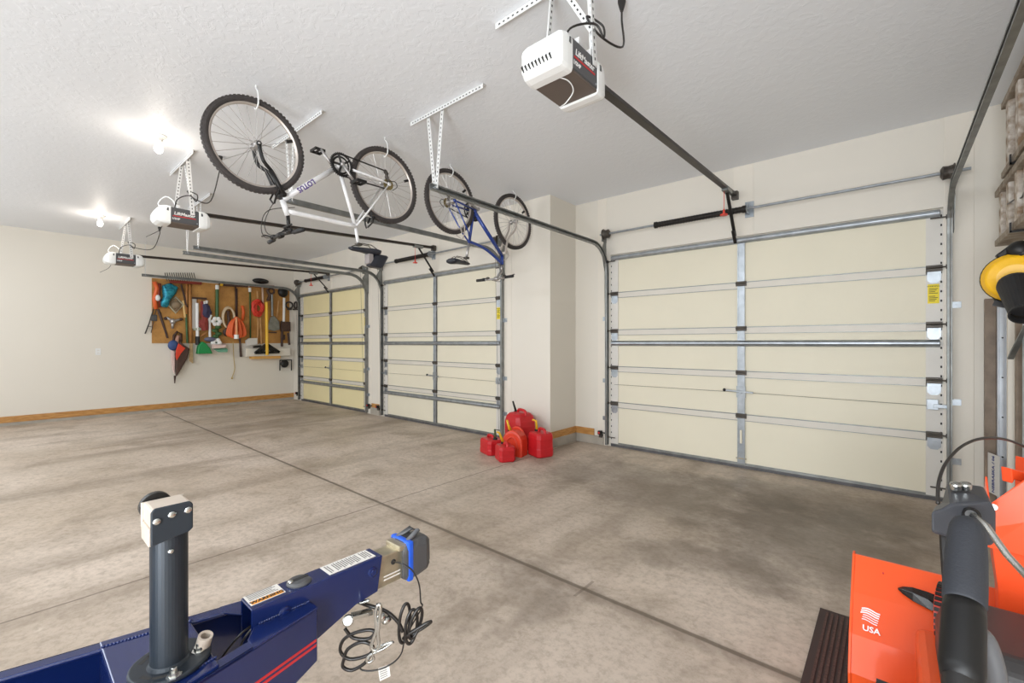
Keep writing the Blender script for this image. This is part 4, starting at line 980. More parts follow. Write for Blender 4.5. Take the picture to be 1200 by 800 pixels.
# ------------------------------------------------------------------ dark blue trailer tongue in the foreground
TX = -1.4225
tr = thing('trailer', 'dark blue trailer frame with red stripes and black coupler cap, in the foreground', 'trailer', (TX, -4.6, 0))
def rx(y): return .130+.244*(-4.58-y)
YE = -6.0; TOPZ = .50
for s in (-1, 1):
    f0 = Vector((TX+s*rx(-4.423), -4.423, 0)); f1 = Vector((TX+s*rx(YE), YE, 0)); inn = Vector((-s*.97, -.237, 0))
    prof = [(f0, TOPZ), (f0, .336), (f0.lerp(f1, .09), .298), (f0.lerp(f1, .2), .275), (f1, .26), (f1, TOPZ)]
    mb = MB(); mb.prism([Vector((p.x, p.y, z)) for p, z in prof], inn*.012)
    mb.prism([f0+Vector((0, 0, TOPZ)), f1+Vector((0, 0, TOPZ)), f1+Vector((0, 0, TOPZ-.012)), f0+Vector((0, 0, TOPZ-.012))], inn*.042)
    mb.prism([f0.lerp(f1, .1)+Vector((0, 0, .29)), f1+Vector((0, 0, .272)), f1+Vector((0, 0, .26)), f0.lerp(f1, .1)+Vector((0, 0, .278))], inn*.042)
    rail = mb.build('frame_rail', NAVY, tr, bevel=.005, bseg=3)
    mb = MB()
    for z in (.407, .392):
        a = f0.lerp(f1, .004)-inn*.0008; b = f1-inn*.0008; mb.prism([a+Vector((0, 0, z)), b+Vector((0, 0, z-.012)), b+Vector((0, 0, z-.020)), a+Vector((0, 0, z-.008))], inn*.001)
    mb.build('red_stripe', REDL, rail)
def cross(y0, y1, z, th):
    a0, a1 = rx(y0)-.012, rx(y1)-.012
    return [(TX-a0, y0, z), (TX+a0, y0, z), (TX+a1, y1, z), (TX-a1, y1, z)]
MB().prism(cross(-4.885, -4.70, .496, 0), (0, 0, .010)).build('mounting_plate', NAVY, tr, bevel=.003)
MB().prism(cross(-4.885, -4.875, .34, 0), (0, 0, .156)).build('plate_web', NAVY, tr, bevel=.002)
MB().prism(cross(-5.6, -5.5, .30, 0), (0, 0, .17)).build('cross_member', NAVY, tr, bevel=.004)
MB().prism(cross(-6.0, -4.9, .285, 0), (0, 0, .006)).build('bottom_pan', NAVY, tr)
mb = MB()
for s in (-1, 1): mb.prism([(TX+s*.0425, -4.424, .494), (TX+s*rx(-4.423), -4.423, .494), (TX+s*rx(-4.62), -4.62, .494), (TX+s*(rx(-4.62)-.045), -4.62, .494), (TX+s*.0425, -4.585, .494)], (0, 0, .0065))
mb.build('gusset_plate', NAVY, tr, bevel=.002)
# weld beads
mb = MB(); random.seed(5)
for s in (-1, 1):
    for k in range(26):
        y = -4.88+.18*k/25; mb.ball((TX+s*(rx(y)-.045), y, .507), .0045, .006, .0035, 6, 4)
    for k in range(22):
        y = -4.57+.14*k/21; mb.ball((TX+s*.0435, y, .5025), .004, .005, .004, 6, 4)
mb.build('weld_beads', NAVY, tr, smooth=True)
# swing tongue: an inverted channel with shaped sides
x0, x1 = -1.466, -1.380; side = [(-4.592, .548), (-4.165, .548), (-4.184, .428), (-4.268, .418), (-4.403, .368), (-4.50, .35), (-4.592, .35)]
mb = MB()
for x in (x0, x1-.006): mb.prism([(x, y, z) for y, z in side], (.006, 0, 0))
mb.prism([(x0, -4.592, .55), (x1, -4.592, .55), (x1, -4.165, .55), (x0, -4.165, .55)], (0, 0, -.007))
tg = mb.build('tongue', NAVY, tr, bevel=.004, bseg=3)
mb = MB()
for y, z in ((-4.50, .50), (-4.205, .505)):
    mb.lathe((x1-.001, y, z), (1, 0, 0), [(.019, 0), (.018, .004), (.012, .006)], 16); mb.lathe((x1+.005, y, z), (1, 0, 0), [(.011, 0), (.010, .005)], 6)
mb.build('pivot_bolt', NAVY, tg)
MB().b2((-1.467, -4.586, .550), (-1.400, -4.49, .5512)).build('warning_label', DECAL, tg)
MB().b2((-1.421, -4.582, .551), (-1.402, -4.494, .5518)).build('orange_band', ORANGED, tg)
text('warning_lettering', 'WARNING', .019, (-1.4115, -4.538, .552), (0, 1, 0), (-1, 0, 0), INK, tg, bold=.0005)
mb = MB()
for k in range(5): mb.b2((-1.430-k*.008, -4.58, .5512), (-1.433-k*.008, -4.50-.006*(k % 3), .5516))
mb.build('label_print', GREYTX, tg)
MB().b2((-1.462, -4.355, .550), (-1.392, -4.185, .5512)).build('instruction_label', DECAL, tg)
mb = MB()
for k in range(20):
    y = -4.345+k*.0078
    if k in (2, 15): continue
    mb.b2((-1.455+.004*(k % 2), y, .551), (-1.399-.005*(k % 3), y+.0035, .5517))
mb.build('instruction_print', GREYTX, tg)
mb = MB(); mb.lathe((-1.425, -4.44, .548), (0, 0, 1), [(.036, 0), (.036, .006), (.030, .012), (.02, .014)], 28); hp = mb.build('pin_cap', GPLAST, tg, smooth=False)
mb = MB(); mb.b2((-1.431, -4.468, .5605), (-1.419, -4.412, .5635)); mb.build('pin_slot', HOLE, hp)
MB().ball((-1.425, -4.466, .562), .010, .008, .006).build('pin_head', CHROME, hp, smooth=True)
mb = MB(); mb.tube(spline([(-1.43, -4.56, .48), (-1.425, -4.61, .465), (-1.44, -4.66, .40), (-1.44, -4.69, .33)], 6), .003, 6); mb.tube(spline([(-1.40, -4.55, .50), (-1.405, -4.605, .46), (-1.40, -4.64, .36)], 6), .003, 6); mb.build('wiring', CABLE, tr, smooth=True)
# ball coupler: zinc tube, black cap and blue tape
mb = MB(); mb.b2((-1.458, -4.20, .428), (-1.388, -4.03, .541)); cp = mb.build('coupler_tube', ZINC, tr, bevel=.006)
mb = MB()
for k in range(2): mb.b2((-1.3885, -4.155, .45+k*.012), (-1.3872, -4.085, .4545+k*.012))
mb.build('stamped_text', DECAL, cp)
mb = MB(); mb.cyl((-1.39, -4.115, .505), (-1.386, -4.115, .505), .010, 12); mb.build('coupler_hole', HOLE, cp)
rings = []
for y, k, zb, zt in ((-4.075, .9, .425, .553), (-4.06, 1.0, .418, .560), (-4.01, 1.03, .420, .562), (-3.965, 1.0, .428, .556), (-3.945, .80, .445, .535)):
    a = .056*k; rings.append([(TX+ux*a, y-.012*(1 if abs(ux) > .9 else 0), zb+(zt-zb)*uz) for ux, uz in ((-1, .12), (-.85, 0), (.85, 0), (1, .12), (1, .8), (.8, .97), (.4, 1), (-.4, 1), (-.8, .97), (-1, .8))])
cap = MB().loft(rings).build('coupler_cap', GPLAST, tr, bevel=.008, bseg=3)
mb = MB(); mb.tube([(TX-.03, -4.055, .556), (TX-.02, -4.0, .578), (TX+.02, -3.995, .578), (TX+.03, -4.05, .556)], .010, 8); mb.build('cap_handle', GPLAST, cap, smooth=True)
mb = MB(); mb.b2((TX-.02, -4.045, .556), (TX+.022, -4.005, .5645)); mb.build('cap_recess', HOLE, cap)
mb = MB(); mb.b2((TX-.0585, -4.064, .4155), (TX+.059, -4.04, .5635)); mb.build('blue_tape', TAPE, cap, bevel=.006)
mb = MB(); mb.b2((TX-.045, -4.095, .535), (TX+.045, -4.06, .556)); mb.build('latch', ZINC, cp, bevel=.004)
# post with round base, bolted to the plate
px_, py_ = -1.362, -4.784
post = MB().cyl((px_, py_, .505), (px_, py_, .87), .0385, 36).build('post', POSTM, tr, smooth=False, bevel=.002)
mb = MB(); mb.lathe((px_-.004, py_+.004, .506), (0, 0, 1), [(.082, 0), (.084, .004), (.084, .010), (.080, .013)], 44); mb.lathe((px_, py_, .517), (0, 0, 1), [(.046, 0), (.0395, .010)], 32); bs = mb.build('base_flange', POSTM, post, bevel=.002)
mb = MB()
for a in (200, 225, 300, 330): 
    t = math.radians(a); c = Vector((px_-.004+.063*math.cos(t), py_+.004+.063*math.sin(t), .5185)); mb.box(c, (.009, .03, .002), Matrix.Rotation(t, 3, 'Z'))
mb.build('slots', HOLE, bs)
for c in (at(204, 786, 'Z', .53), at(187, 741, 'Z', .53), at(233, 757, 'Z', .53)):
    mb = MB(); mb.lathe((c.x, c.y, .518), (0, 0, 1), [(.016, 0), (.016, .003), (.011, .004), (.011, .012), (.006, .012), (.006, .02), (.004, .021)], 8); mb.build('flange_bolt', CHROME, bs)
c = at(236, 748, 'Z', .54)
mb = MB(); mb.lathe((c.x, c.y, .512), (.35, .15, 1), [(.017, 0), (.017, .042), (.011, .042), (.011, .012)], 20, cap=False); mb.build('pin_socket', CREAMB, bs)
# head of the post
mb = MB(); mb.b2((-1.402, -4.828, .868), (-1.318, -4.748, .918)); hd = mb.build('post_head', CREAMB, post, bevel=.006)
mb = MB(); mb.prism([(-1.318, -4.829, .832), (-1.318, -4.829, .912), (-1.318, -4.822, .920), (-1.318, -4.753, .920), (-1.318, -4.746, .912), (-1.318, -4.746, .852), (-1.318, -4.755, .845)], (.007, 0, 0)); mb.build('front_plate', POSTM, hd, bevel=.003)
mb = MB(); mb.prism([(-1.402, -4.832, .855), (-1.402, -4.832, .915), (-1.402, -4.744, .915), (-1.402, -4.744, .855)], (-.006, 0, 0)); mb.b2((-1.40, -4.832, .83), (-1.32, -4.826, .872)); mb.build('rear_plate', CREAMB, hd, bevel=.002)
for y, z in ((-4.818, .889), (-4.789, .897), (-4.757, .899)):
    MB().lathe((-1.311, y, z), (1, 0, 0), [(.0085, 0), (.008, .003), (.004, .0045)], 16).build('head_bolt', CHROME, hd, smooth=True)
mb = MB(); mb.cyl((-1.428, -4.826, .902), (-1.410, -4.826, .902), .004, 8); mb.cyl((-1.432, -4.80, .896), (-1.412, -4.80, .896), .034, 26); mb.build('roller', BLACK, hd, bevel=.003)
mb = MB(); mb.cyl((-1.436, -4.80, .896), (-1.405, -4.80, .896), .012, 12); mb.build('roller_pin', CREAMB, hd)
v = (at(201, 639, 'F', 1.05)-Vector((px_, py_, 0))); v.z = 0; v.normalize()
MB().ball(Vector((px_, py_, .805))+v*.038, .007).build('spring_button', CHROME, post, smooth=True)
# safety cable, hooks and tag hanging under the tongue
F = 1.56
q = lambda pts, f=F: [at(a, b, 'F', f) for a, b in pts]
hk = MB().tube([Vector((-1.385, -4.27, .43)), *q([(420, 706), (433, 703)], 1.53)], .006, 8)
hk.beam(at(412, 722, 'F', 1.5), at(436, 716, 'F', 1.54), .03, .012); hk.build('hook_bracket', CHROME, tr, bevel=.002)
MB().lathe(at(408, 727, 'F', 1.5), at(402, 728, 'F', 1.4)-at(408, 727, 'F', 1.5), [(.006, -.04), (.006, -.008), (.019, -.006), (.019, .003), (.015, .007)], 20).build('cable_pin', CHROME, tr)
sc_ = MB().tube(spline([Vector((-1.39, -4.28, .44)), *q([(428, 708), (452, 716), (466, 728), (472, 740)], 1.55)], 6), .0065, 8)
sc_.tube(spline(q([(404, 736), (414, 747), (432, 748), (439, 740), (430, 738), (414, 742), (402, 750), (399, 763), (410, 772), (432, 767), (437, 757), (424, 752), (408, 760), (403, 772), (402, 781), (412, 785), (426, 778), (433, 769)], 1.56), 6), .006, 8)
cbl = sc_.build('safety_cable', CABLE, tr, smooth=True)
cl = MB()
for (pc, pa, rr, rq) in (((474, 730), (476, 707), .052, .016), ((487, 730), (492, 712), .046, .016), ((489, 738), (505, 728), .045, .010), ((482, 734), (484, 714), .048, .018)):
    c = at(*pc, 'F', F); d = at(*pa, 'F', F)-c; u = Vector((CS, SN, 0)); nrm = d.cross(u).normalized(); dd = d.normalized(); sd = (u-dd*u.dot(dd)).normalized()
    cl.tube([c+dd*(d.length*math.cos(t))*1.0+sd*(rq*math.sin(t))+nrm*(.012*math.sin(t*1)) for t in [2*PI*i/28 for i in range(28)]], .0058, 8, closed=True)
cl.build('cable_coil', CABLE, cbl, smooth=True)
hz = MB(); hz.tube(spline(q([(443, 708), (446, 712), (443, 740), (444, 756), (440, 762), (435, 758), (437, 750), (441, 738), (440, 718), (443, 708)], 1.5), 5), .006, 8); h1 = hz.build('safety_hook', CHROME, cbl, smooth=True)
hz = MB(); hz.tube(spline(q([(461, 752), (449, 760), (436, 766), (430, 772), (432, 776), (438, 772), (437, 765), (448, 756), (460, 752)], 1.52), 5), .005, 8); hz.build('safety_hook', CHROME, cbl, smooth=True)
mb = MB(); mb.ball(at(447, 723, 'F', 1.52), .016); mb.lathe(at(452, 726, 'F', 1.54), (0, 0, 1), [(.012, -.01), (.02, 0), (.012, .01)], 12); mb.build('shackle', CHROME, cbl, smooth=True)
bk = MB().tube(spline([Vector((-1.386, -4.115, .505)), *q([(470, 660), (483, 668), (491, 684), (493, 705), (494, 712)], 1.6), *q([(476, 745), (470, 766), (458, 778)], 1.6), *q([(440, 785), (425, 785), (421, 780)], 1.6)], 6), .0028, 6).build('breakaway_cable', CABLE, tr, smooth=True)
t4 = q([(443, 783), (456, 778.5), (457.5, 792), (445, 798)], 1.6)
MB().prism(t4, (at(450, 790, 'F', 1.602)-at(450, 790, 'F', 1.6))).build('cable_tag', DECAL, bk)
mb = MB()
for k in range(5):
    a_, b_ = t4[0].lerp(t4[3], .15+k*.17), t4[1].lerp(t4[2], .15+k*.17); mb.tube([a_.lerp(b_, .15)-Vector((0, .002, 0)), a_.lerp(b_, .8)-Vector((0, .002, 0))], .0012, 4)
mb.build('tag_print', GREYTX, bk)

# ------------------------------------------------------------------ doormat and snow blower on the right
mb = MB(); mb.b2((-.262, -3.35, .0), (.62, -2.425, .008)); mb.mi = 1
for k in range(44): mb.b2((-.235+k*.0195, -3.32, .008), (-.225+k*.0195, -2.455, .0125))
o = mb.build('door_mat', [mat('brown_mat_edge', srgb(64, 50, 46), .8), MATM], bevel=0); tag(o, 'dark brown ribbed door mat under the orange snow blower', 'mat')

sb = thing('snow_blower', 'orange two-stage snow blower with black grips standing by the right wall', 'snow blower', (.2, -3.2, 0))
HX0, HX1 = -.106, .52; Z0 = .0128
prof = [(-2.915, .500), (-2.93, .503), (-3.03, .405), (-3.125, .300), (-3.17, .19), (-3.16, .08), (-3.12, .03)]
mb = MB(); mb.loft([[Vector((x, y, z)) for y, z in prof] for x in (HX0, HX1)], cap=False, closed=False)
hs = mb.build('auger_housing', SNOW, sb, solid=.004, smooth=False)
for x in (HX0, HX1):
    mb = MB(); mb.prism([(x-.004, y, z) for y, z in [(-2.905, .508), (-2.935, .508), (-3.13, .305), (-3.178, .19), (-3.165, .075), (-3.12, Z0+.012), (-2.72, Z0+.012), (-2.64, .16), (-2.70, .30)]], (.008, 0, 0)); sp = mb.build('side_plate', SNOW, hs, bevel=.002)
    mb = MB(); mb.b2((x-.012, -3.0, Z0), (x+.012, -2.80, Z0+.05)); mb.build('skid_shoe', BLACK, hs, bevel=.004)
mb = MB(); mb.b2((HX0, -2.80, Z0+.003), (HX1, -3.12, Z0+.009)); mb.build('scraper_bar', DGREY, hs)
mb = MB(); mb.cyl((HX0, -2.90, .20), (HX1, -2.90, .20), .018, 12)
for s in (0, 1):
    A, B = [], []
    for i in range(40):
        t = i/39; x = HX0+.02+t*.27 if s == 0 else HX1-.02-t*.27; a = t*4*PI; A.append(Vector((x, -2.90+.15*math.cos(a), .20+.15*math.sin(a)))); B.append(Vector((x, -2.90+.10*math.cos(a), .20+.10*math.sin(a))))
    mb.loft([A, B], cap=False, closed=False)
mb.build('auger', SNOW, sb, solid=.004)
# flag decal and lettering on the sloping sheet
nrm = Vector((0, -.70, .714)); down = Vector((0, -.70, -.714)).normalized(); upv = -down
def onsheet(x, z): 
    y = -2.93-(.503-z)*.98; return Vector((x, y, z))+Vector((0, -.0036, .0036))
flag = onsheet(-.055, .353)
mb = MB()
for k in range(6):
    ln = .05; y0 = .018-k*.0075
    pts = []
    for i in range(7):
        t = i/6; pts.append(flag+Vector((-.022+t*ln-.0015*k, 0, 0))+upv*(y0+.004*math.sin(t*5)))
    if k < 3: mb.loft([[p+upv*.0045 for p in pts], pts], cap=False, closed=False)
    else:
        pts = pts[1:]; mb.loft([[p+upv*.0030 for p in pts], pts], cap=False, closed=False)
mb.build('flag_decal', WHITE, hs)
text('country_lettering', 'USA', .026, onsheet(-.05, .322)+Vector((0, -.001, .001)), (1, 0, 0), upv, WHITE, hs, bold=.0006)
MB().cyl(onsheet(-.02, .47), onsheet(-.02, .47)+Vector((0, -.002, .002)), .003, 8).build('rivet', REDL, hs)
# black clean-out tool lying across the sheet
tp = at(1052, 690, 'F', 1.548); te = at(1104, 712, 'F', 1.463)
dv = (te-tp); wv = upv
rg = []
for t, w_ in ((0, .004), (.12, .022), (.35, .038), (.7, .046), (1.15, .046)):
    c = tp+dv*t; rg.append([c+wv*w_*.72+nrm*.004, c+nrm*(.012+.012*math.sin(min(t, 1)*PI)), c-wv*w_*.6+nrm*.006, c-wv*w_*.2-nrm*.004])
cot = MB().loft(rg).build('cleanout_tool', GLOSSB, sb, smooth=False, bevel=.004)
# toothed ring at the foot of the chute
gc = at(1106, 726, 'F', 1.40); ray_ = (gc-Vector((0, -CAMD, CAMH))).normalized(); gax = Vector((SN+CS, 0, 0)); gax = Vector((CS, SN, 0))-Vector((-SN, CS, 0))*.98-ray_*.17; gax.normalize()
mb = MB(); mb.lathe(gc-gax*.012, gax, [(.098, 0), (.108, .003), (.108, .022), (.098, .026), (.05, .026), (.05, 0)], 48, cap=False); u_ = gax.orthogonal().normalized(); v_ = gax.cross(u_)
gr = mb.build('chute_ring', mat('red_plastic_ring', srgb(206, 62, 44), .35), sb)
mb = MB()
for k in range(40):
    a = 2*PI*k/40; d = u_*math.cos(a)+v_*math.sin(a); mb.box(gc+d*.1085, (.006, .011, .018), Matrix((d, gax.cross(d), gax)).transposed())
mb.build('ring_teeth', BLACK, gr)
# chute: a channel with three faces that leans left and ends in a slanted deflector
uu = Vector((CS, SN, 0)); vv = Vector((-SN, CS, 0))
cc = lambda du, dv_, z: Vector((.305, -3.06, z))+uu*du+vv*dv_
sec = [(-.055, .05), (-.098, .0), (-.055, -.055), (.06, -.06), (.13, -.01), (.14, .14)]
lv = []
for z, k, sh in ((.45, .75, .0), (.58, .8, .0), (.70, .92, -.005), (.715, 1.0, -.008)): lv.append([cc(a_*k+sh, b_*k, z) for a_, b_ in sec])
chl = MB().loft(lv, cap=False, closed=False).build('chute', CHUTE, sb, solid=.005, bevel=.002)
lv = []
tops = (.90, .832, .925, .94, .94, .94)
for t, k in ((0, 1.04), (.45, 1.06), (1.0, 1.0)):
    lv.append([cc(a_*k-.008-.01*t, b_*k-.01*t, .70+(zt-.70)*t) for (a_, b_), zt in zip(sec, tops)])
MB().loft(lv, cap=False, closed=False).build('deflector', CHUTE, chl, solid=.005, bevel=.002)
mb = MB(); mb.prism([at(1185.5, 549, 'F', 1.30), at(1201, 553, 'F', 1.30), at(1203, 566, 'F', 1.30), at(1189.5, 562, 'F', 1.30), at(1187, 567, 'F', 1.30)], vv*.03); mb.build('deflector_lip', CHUTE, chl, bevel=.003)
MB().cyl(at(1164, 594, 'F', 1.26), at(1164, 594, 'F', 1.28), .009, 10).build('deflector_bolt', CHROME, chl)
# control box behind the grip
f0, f1 = .98, 1.08
front = [(1091.5, 599), (1091.5, 624), (1110, 629), (1162, 640), (1167, 632), (1167, 600), (1161, 587), (1117, 590), (1103, 596)]
mb = MB(); A = [at(a_, b_, 'F', f0) for a_, b_ in front]
topb = [(1091.5+3, 594), (1095, 622), (1110, 628), (1160, 636), (1165, 630), (1163, 592), (1152, 569), (1110, 563), (1104, 588)]
B = [at(a_, b_, 'F', f1) for a_, b_ in topb]
mb.loft([A, B]); cb = mb.build('chute_control_box', SGREY, sb, bevel=.006)
for px in (1120.5, 1132):
    c = at(px, 567, 'F', 1.03); mb = MB(); mb.lathe(c+Vector((0, 0, -.012)), (-.1, -.25, 1), [(.010, 0), (.011, .012), (.010, .015), (.005, .016)], 14); mb.build('box_bolt', CHROME, cb)
c = at(1138, 603, 'F', .97); MB().lathe(c, at(1138, 603, 'F', .9)-c, [(.014, -.01), (.016, 0), (.012, .004), (.010, .0)], 16).build('grommet', GLOSSB, cb)
MB().tube([at(1107, 622, 'F', 1.03), at(1110, 668, 'F', 1.0), at(1116, 735, 'F', .98), Vector((.12, -3.66, .45))], .010, 8).build('box_post', BLACK, sb)
arc = [(1099, 590), (1100, 565), (1108, 543), (1124, 525), (1144, 515), (1166, 513), (1186, 517), (1206, 527), (1225, 548)]
MB().tube(spline([at(a_, b_, 'F', 1.0+.03*i) for i, (a_, b_) in enumerate(arc)]+[cc(.13, 0, .80)], 6), .0036, 6).build('control_cable', CABLE, sb, smooth=True)
MB().tube([at(1140, 603, 'F', .96), at(1156, 616, 'F', .93), at(1180, 650, 'F', .88), at(1204, 676, 'F', .84), Vector((.33, -4.1, .93)), Vector((.36, -4.35, 1.0))], .0065, 10).build('chute_crank_rod', CHROME, sb, smooth=True)
# gearbox, engine cover, wheels
mb = MB(); mb.b2((.06, -3.75, .14), (.36, -3.17, .42)); mb.build('chassis', SNOW, sb, bevel=.02)
rg = []
for z, k in ((.40, 1.0), (.50, 1.0), (.55, .92), (.575, .7)):
    rg.append([Vector((.27+ux*.17*k, -3.38+uy*.19*k, z)) for ux, uy in ((-1, -.7), (-.7, -1), (.7, -1), (1, -.7), (1, .7), (.7, 1), (-.7, 1), (-1, .7))])
MB().loft(rg).build('engine_cover', mat('dark_engine_plastic', srgb(52, 50, 50), .45), sb, bevel=.012)
mb = MB(); mb.b2((.02, -3.78, .12), (.42, -3.72, .50)); mb.build('rear_panel', SNOW, sb, bevel=.01)
mb = MB(); mb.cyl((-.05, -3.55, .20), (.47, -3.55, .20), .014, 10); mb.build('axle', BLACK, sb)
for x in (.005, .415):
    mb = MB(); mb.ring((x, -3.55, .2025), (1, 0, 0), .14, .05, 36, 10, 1.0)
    for k in range(18):
        a = 2*PI*k/18; d = Vector((0, math.cos(a), math.sin(a))); mb.box(Vector((x, -3.55, .2025))+d*.187, (.07, .022, .012), Matrix((Vector((1, 0, 0)), d.cross(Vector((1, 0, 0))), d)).transposed())
    w_ = mb.build('wheel', RUBBER, sb)
    MB().lathe((x-.02, -3.55, .2025), (1, 0, 0), [(.10, 0), (.03, .01), (.03, .03), (.10, .04)], 24).build('wheel_rim', WPLAST, w_)
# handlebars: the left one carries the foam grip that stands in front of the camera
for s, xg in ((0, .06), (1, .36)):
    xb = .08 if s == 0 else .34
    g1 = at(1133.5, 612, 'F', .466) if s == 0 else Vector((xg, -4.40, 1.11)); g0 = at(1130, 703, 'F', .418) if s == 0 else Vector((xg, -4.47, 1.05))
    ax = (g1-g0).normalized()
    b1 = g0-ax*.13
    mb = MB(); mb.tube(spline([Vector((xb, -3.74, .42)), Vector((xb, -4.2, .70)), Vector((xb*.9+xg*.1, -4.52, .86)), b1+Vector((0, -.02, -.02)), b1+ax*.04, g0], 5), .0125, 10); hb_ = mb.build('handlebar', BLACK, sb, smooth=True)
    L = (g1-g0).length
    mb = MB(); mb.lathe(g0-ax*.005, ax, [(.0145, 0), (.0155, .003), (.0158, .02), (.0156, L*.6), (.0148, L*.82), (.0138, L*.96), (.011, L+.005), (.006, L+.009), (.001, L+.010)], 28); mb.build('grip', FOAM, hb_, smooth=True)
    mb = MB(); mb.lathe(g0-ax*.075, ax, [(.013, 0), (.0152, .01), (.0152, .060), (.0145, .074)], 28); mb.build('grip_collar', mat('black_rubber_collar', srgb(16, 15, 15), .45, spec=.3), hb_, smooth=True)
    mb = MB(); p = g0-ax*.03
    if s == 0: mb.tube(spline([p+uu*.010, p+uu*.022+Vector((0, 0, -.01)), p+uu*.032+Vector((0, .0, -.05)), p+uu*.035+Vector((0, .02, -.12))], 5), [.007]*16, 8); mb.build('clutch_lever', GPLAST, hb_, smooth=True)
mb = MB(); mb.beam((.07, -4.53, .865), (.37, -4.53, .865), .05, .012); mb.build('cross_bar', BLACK, sb)

# ------------------------------------------------------------------ hung ladders, planks, step ladder, plate, blower on the right wall
def hung_ladder(label, y0, zlo, zhi, x0, x1, step):
    r = thing('wooden_ladder', label, 'ladder', (x1, y0, zlo), 'old ladders hung flat along the right wall')
    for z in (zlo, zhi):
        mb = MB(); mb.b2((x0, -3.6, z-.022), (x1, y0, z+.022)); mb.build('side_rail', LADW, r, bevel=.004)
    y = y0-.12
    while y > -3.55:
        mb = MB(); mb.b2((x0+.012, y-.045, zlo+.015), (x1-.012, y+.045, zhi-.015)); mb.build('rung', RUNG, r, bevel=.003); y -= step
    return r
hung_ladder('upper paint-spattered wooden ladder hung along the right wall near the ceiling', -.505, 2.475, 2.955, .585, .70, .30)
hung_ladder('lower paint-spattered wooden ladder hung along the right wall above the yellow blower', -.255, 2.045, 2.405, .585, .70, .26)
for y in (-.9,):
    r = thing('ladder_hook', 'black steel wall hook carrying the two hung ladders above the yellow blower', 'hook', (XR, y, 2.0))
    mb = MB()
    for z in (2.019, 2.449):
        mb.b2((.57, y-.012, z-.012), (XR, y+.012, z)); mb.b2((.57, y-.012, z-.012), (.578, y+.012, z+.05))
    mb.b2((XR-.008, y-.02, 1.98), (XR, y+.02, 2.6)); mb.build('hook_bar', BLACK, r)
one('cord', CABLE, MB().tube(spline([at(1181, 239, 'F', 2.95), at(1190, 233, 'F', 2.8), at(1201, 224, 'F', 2.65), Vector((.59, -1.4, 2.49))], 6), .005, 6), 'short black cord lying across the rungs of the lower hung ladder', 'cord')
def plank(name, label, x0, x1, y0, y1, z1, m, cat='plank', g=None):
    return tag(MB().b2((x0, y0, 0), (x1, y1, z1)).build(name, m, bevel=.003), label, cat, g)
plank('wood_plank', 'weathered brown plank standing upright in the right corner by the garage door', .557, .618, -.058, -.018, 1.655, PLANK)
plank('white_board', 'tall white painted board standing upright in front of the aluminium ladder rail', .636, .681, -.36, -.32, 1.56, WALLW)
plank('brown_board', 'brown plank standing behind the white board, against the right wall', .655, .684, -.50, -.46, 1.5, PLANK)
r = thing('step_ladder', 'aluminium step ladder folded upright in the right corner between planks', 'ladder', (.68, -.4, 0))
for (xa, xb_, ya, yb_) in ((.619, .664, -.125, -.095), (.664, .71, -.70, -.66)):
    mb = MB(); mb.b2((xa, ya, 0), (xb_, yb_, 1.60)); mb.b2((xa-.004, ya-.008, 0), (xa+.004, yb_+.004, 1.6)); mb.b2((xb_-.006, ya-.008, 0), (xb_, yb_+.004, 1.6)); s_ = mb.build('side_rail', ALU, r, bevel=.002)
    mb = MB()
    for k in range(5): mb.cyl(((xa+xb_)/2, ya-.003, .15+k*.3), ((xa+xb_)/2, ya+.002, .15+k*.3), .006, 8)
    mb.build('rivets', BLACK, s_)
for k in range(5): MB().prism([(.700, -.67, .22+k*.29), (.715, -.67, .22+k*.29), (.694, -.10, .22+k*.29), (.676, -.10, .22+k*.29)], (0, 0, .03)).build('step', ALU, r, bevel=.003)
MB().beam(at(1184, 420, 'F', 3.05), at(1203, 382, 'F', 2.82), .03, .012).build('spreader_bar', GALVD, r)
# licence plate standing at the foot of the plank
P0 = at(1157.5, 582, 'Y', -.062); P1 = at(1169.5, 582, 'Y', -.19); P0.z = P1.z = .16; P1 = P0+(P1-P0).normalized()*.15
hx = (P1-P0).normalized(); nx = hx.cross(Vector((0, 0, 1)))
if nx.y > 0: nx = -nx
o = MB().prism([P0, P1, P1+Vector((0, 0, .305)), P0+Vector((0, 0, .305))], -nx*.003)
r = thing('license_plate', 'white licence plate with blue letters fixed on end beside the brown plank', 'licence plate', P0)
pl = o.build('plate', DECAL, r, bevel=.001)
c = (P0+P1)/2+nx*.001+Vector((0, 0, .15))
xd = Vector((0, 0, 1)); yd = xd.cross(nx)*-1
if xd.cross(yd).dot(nx) < 0: yd = -yd
text('state_lettering', 'NEBRASKA', .042, c+Vector((0, 0, -.035)), xd, yd, BLUETX, pl, bold=.001)
text('month_lettering', '/ 06', .04, c+Vector((0, 0, .112)), xd, yd, BLUETX, pl, bold=.001)
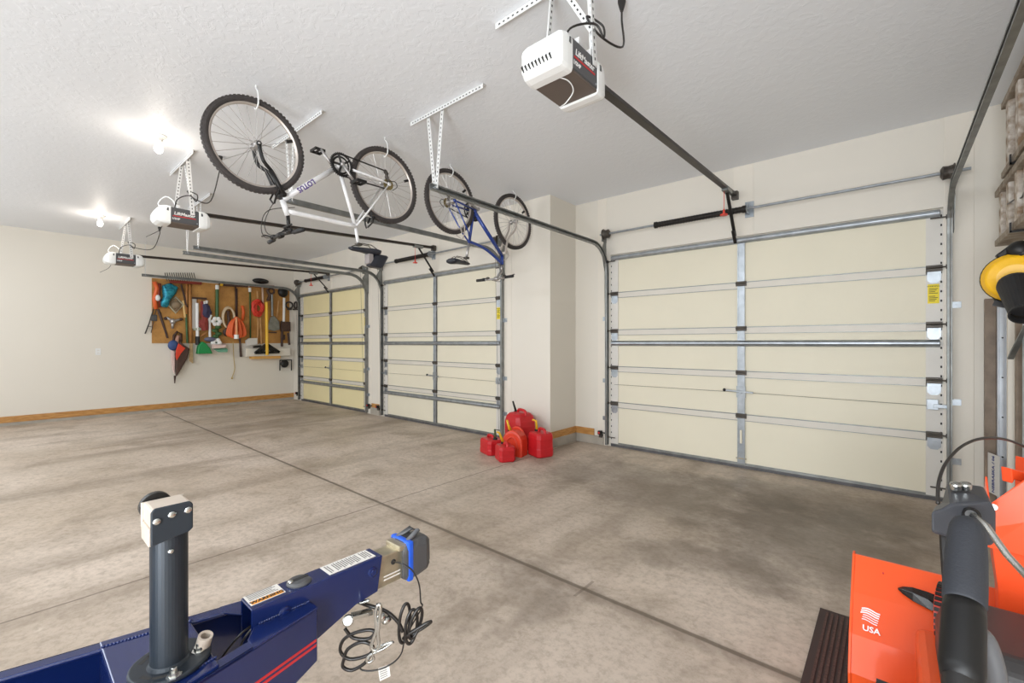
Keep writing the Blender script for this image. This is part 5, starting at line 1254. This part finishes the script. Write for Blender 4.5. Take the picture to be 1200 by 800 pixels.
# yellow and black leaf blower hung below the ladders
r = thing('leaf_blower', 'yellow and black leaf blower hung nozzle down on the right wall', 'leaf blower', (.52, -1.2, 1.4))
bc = at(1190, 325, 'F', 2.55); n0 = at(1190, 330, 'F', 2.47); n1 = at(1200, 366, 'F', 2.30)
axb = (n1-n0).normalized()
vz = (at(1190, 325, 'F', 2.3)-bc).normalized()
mb = MB(); mb.lathe(bc+vz*-.10, vz, [(.07, 0), (.125, .015), (.14, .05), (.14, .09), (.12, .125), (.075, .14)], 32); sh = mb.build('fan_housing', YEL, r, smooth=False, bevel=.008)
mb = MB(); mb.ring(bc+vz*-.05, vz, .138, .008, 36, 8); mb.build('housing_band', BLACK, r, smooth=True)
mb = MB(); mb.lathe(n0+axb*.02, axb, [(.074, 0), (.078, .02), (.056, (n1-n0).length-.02), (.060, (n1-n0).length), (.052, (n1-n0).length), (.048, (n1-n0).length-.03)], 28, cap=False); mb.lathe(n1-axb*.03, axb, [(.048, 0), (.001, .001)], 20, cap=False); mb.build('nozzle', RUBBER, r, smooth=False)
mb = MB(); mb.ball(at(1195, 293, 'F', 2.55), .055, .055, .055); mb.tube([at(1195, 293, 'F', 2.55), at(1203, 300, 'F', 2.52)], .04, 10); mb.build('motor_cap', BLACK, r, smooth=True)
mb = MB(); mb.beam(at(1169, 302, 'F', 2.62), at(1187, 289, 'F', 2.58), .05, .035); mb.build('trigger', BLACK, r, bevel=.008)
mb = MB(); mb.ball(at(1174, 346, 'F', 2.66), .04, .05, .055); mb.beam(at(1164, 355, 'F', 2.66), at(1180, 358, 'F', 2.62), .06, .03); mb.build('air_inlet', BLACK, r, smooth=False)
one('tool_peg', BLACK, MB().tube([(XR, bc.y-.02, bc.z+.17), (bc.x+.03, bc.y-.02, bc.z+.16), (bc.x+.02, bc.y-.02, bc.z+.19)], .009, 8).tube([(bc.x+.05, bc.y-.02, bc.z+.165), (bc.x+.01, bc.y, bc.z+.06)], .012, 8), 'black wall peg from which the yellow blower hangs', 'hook')
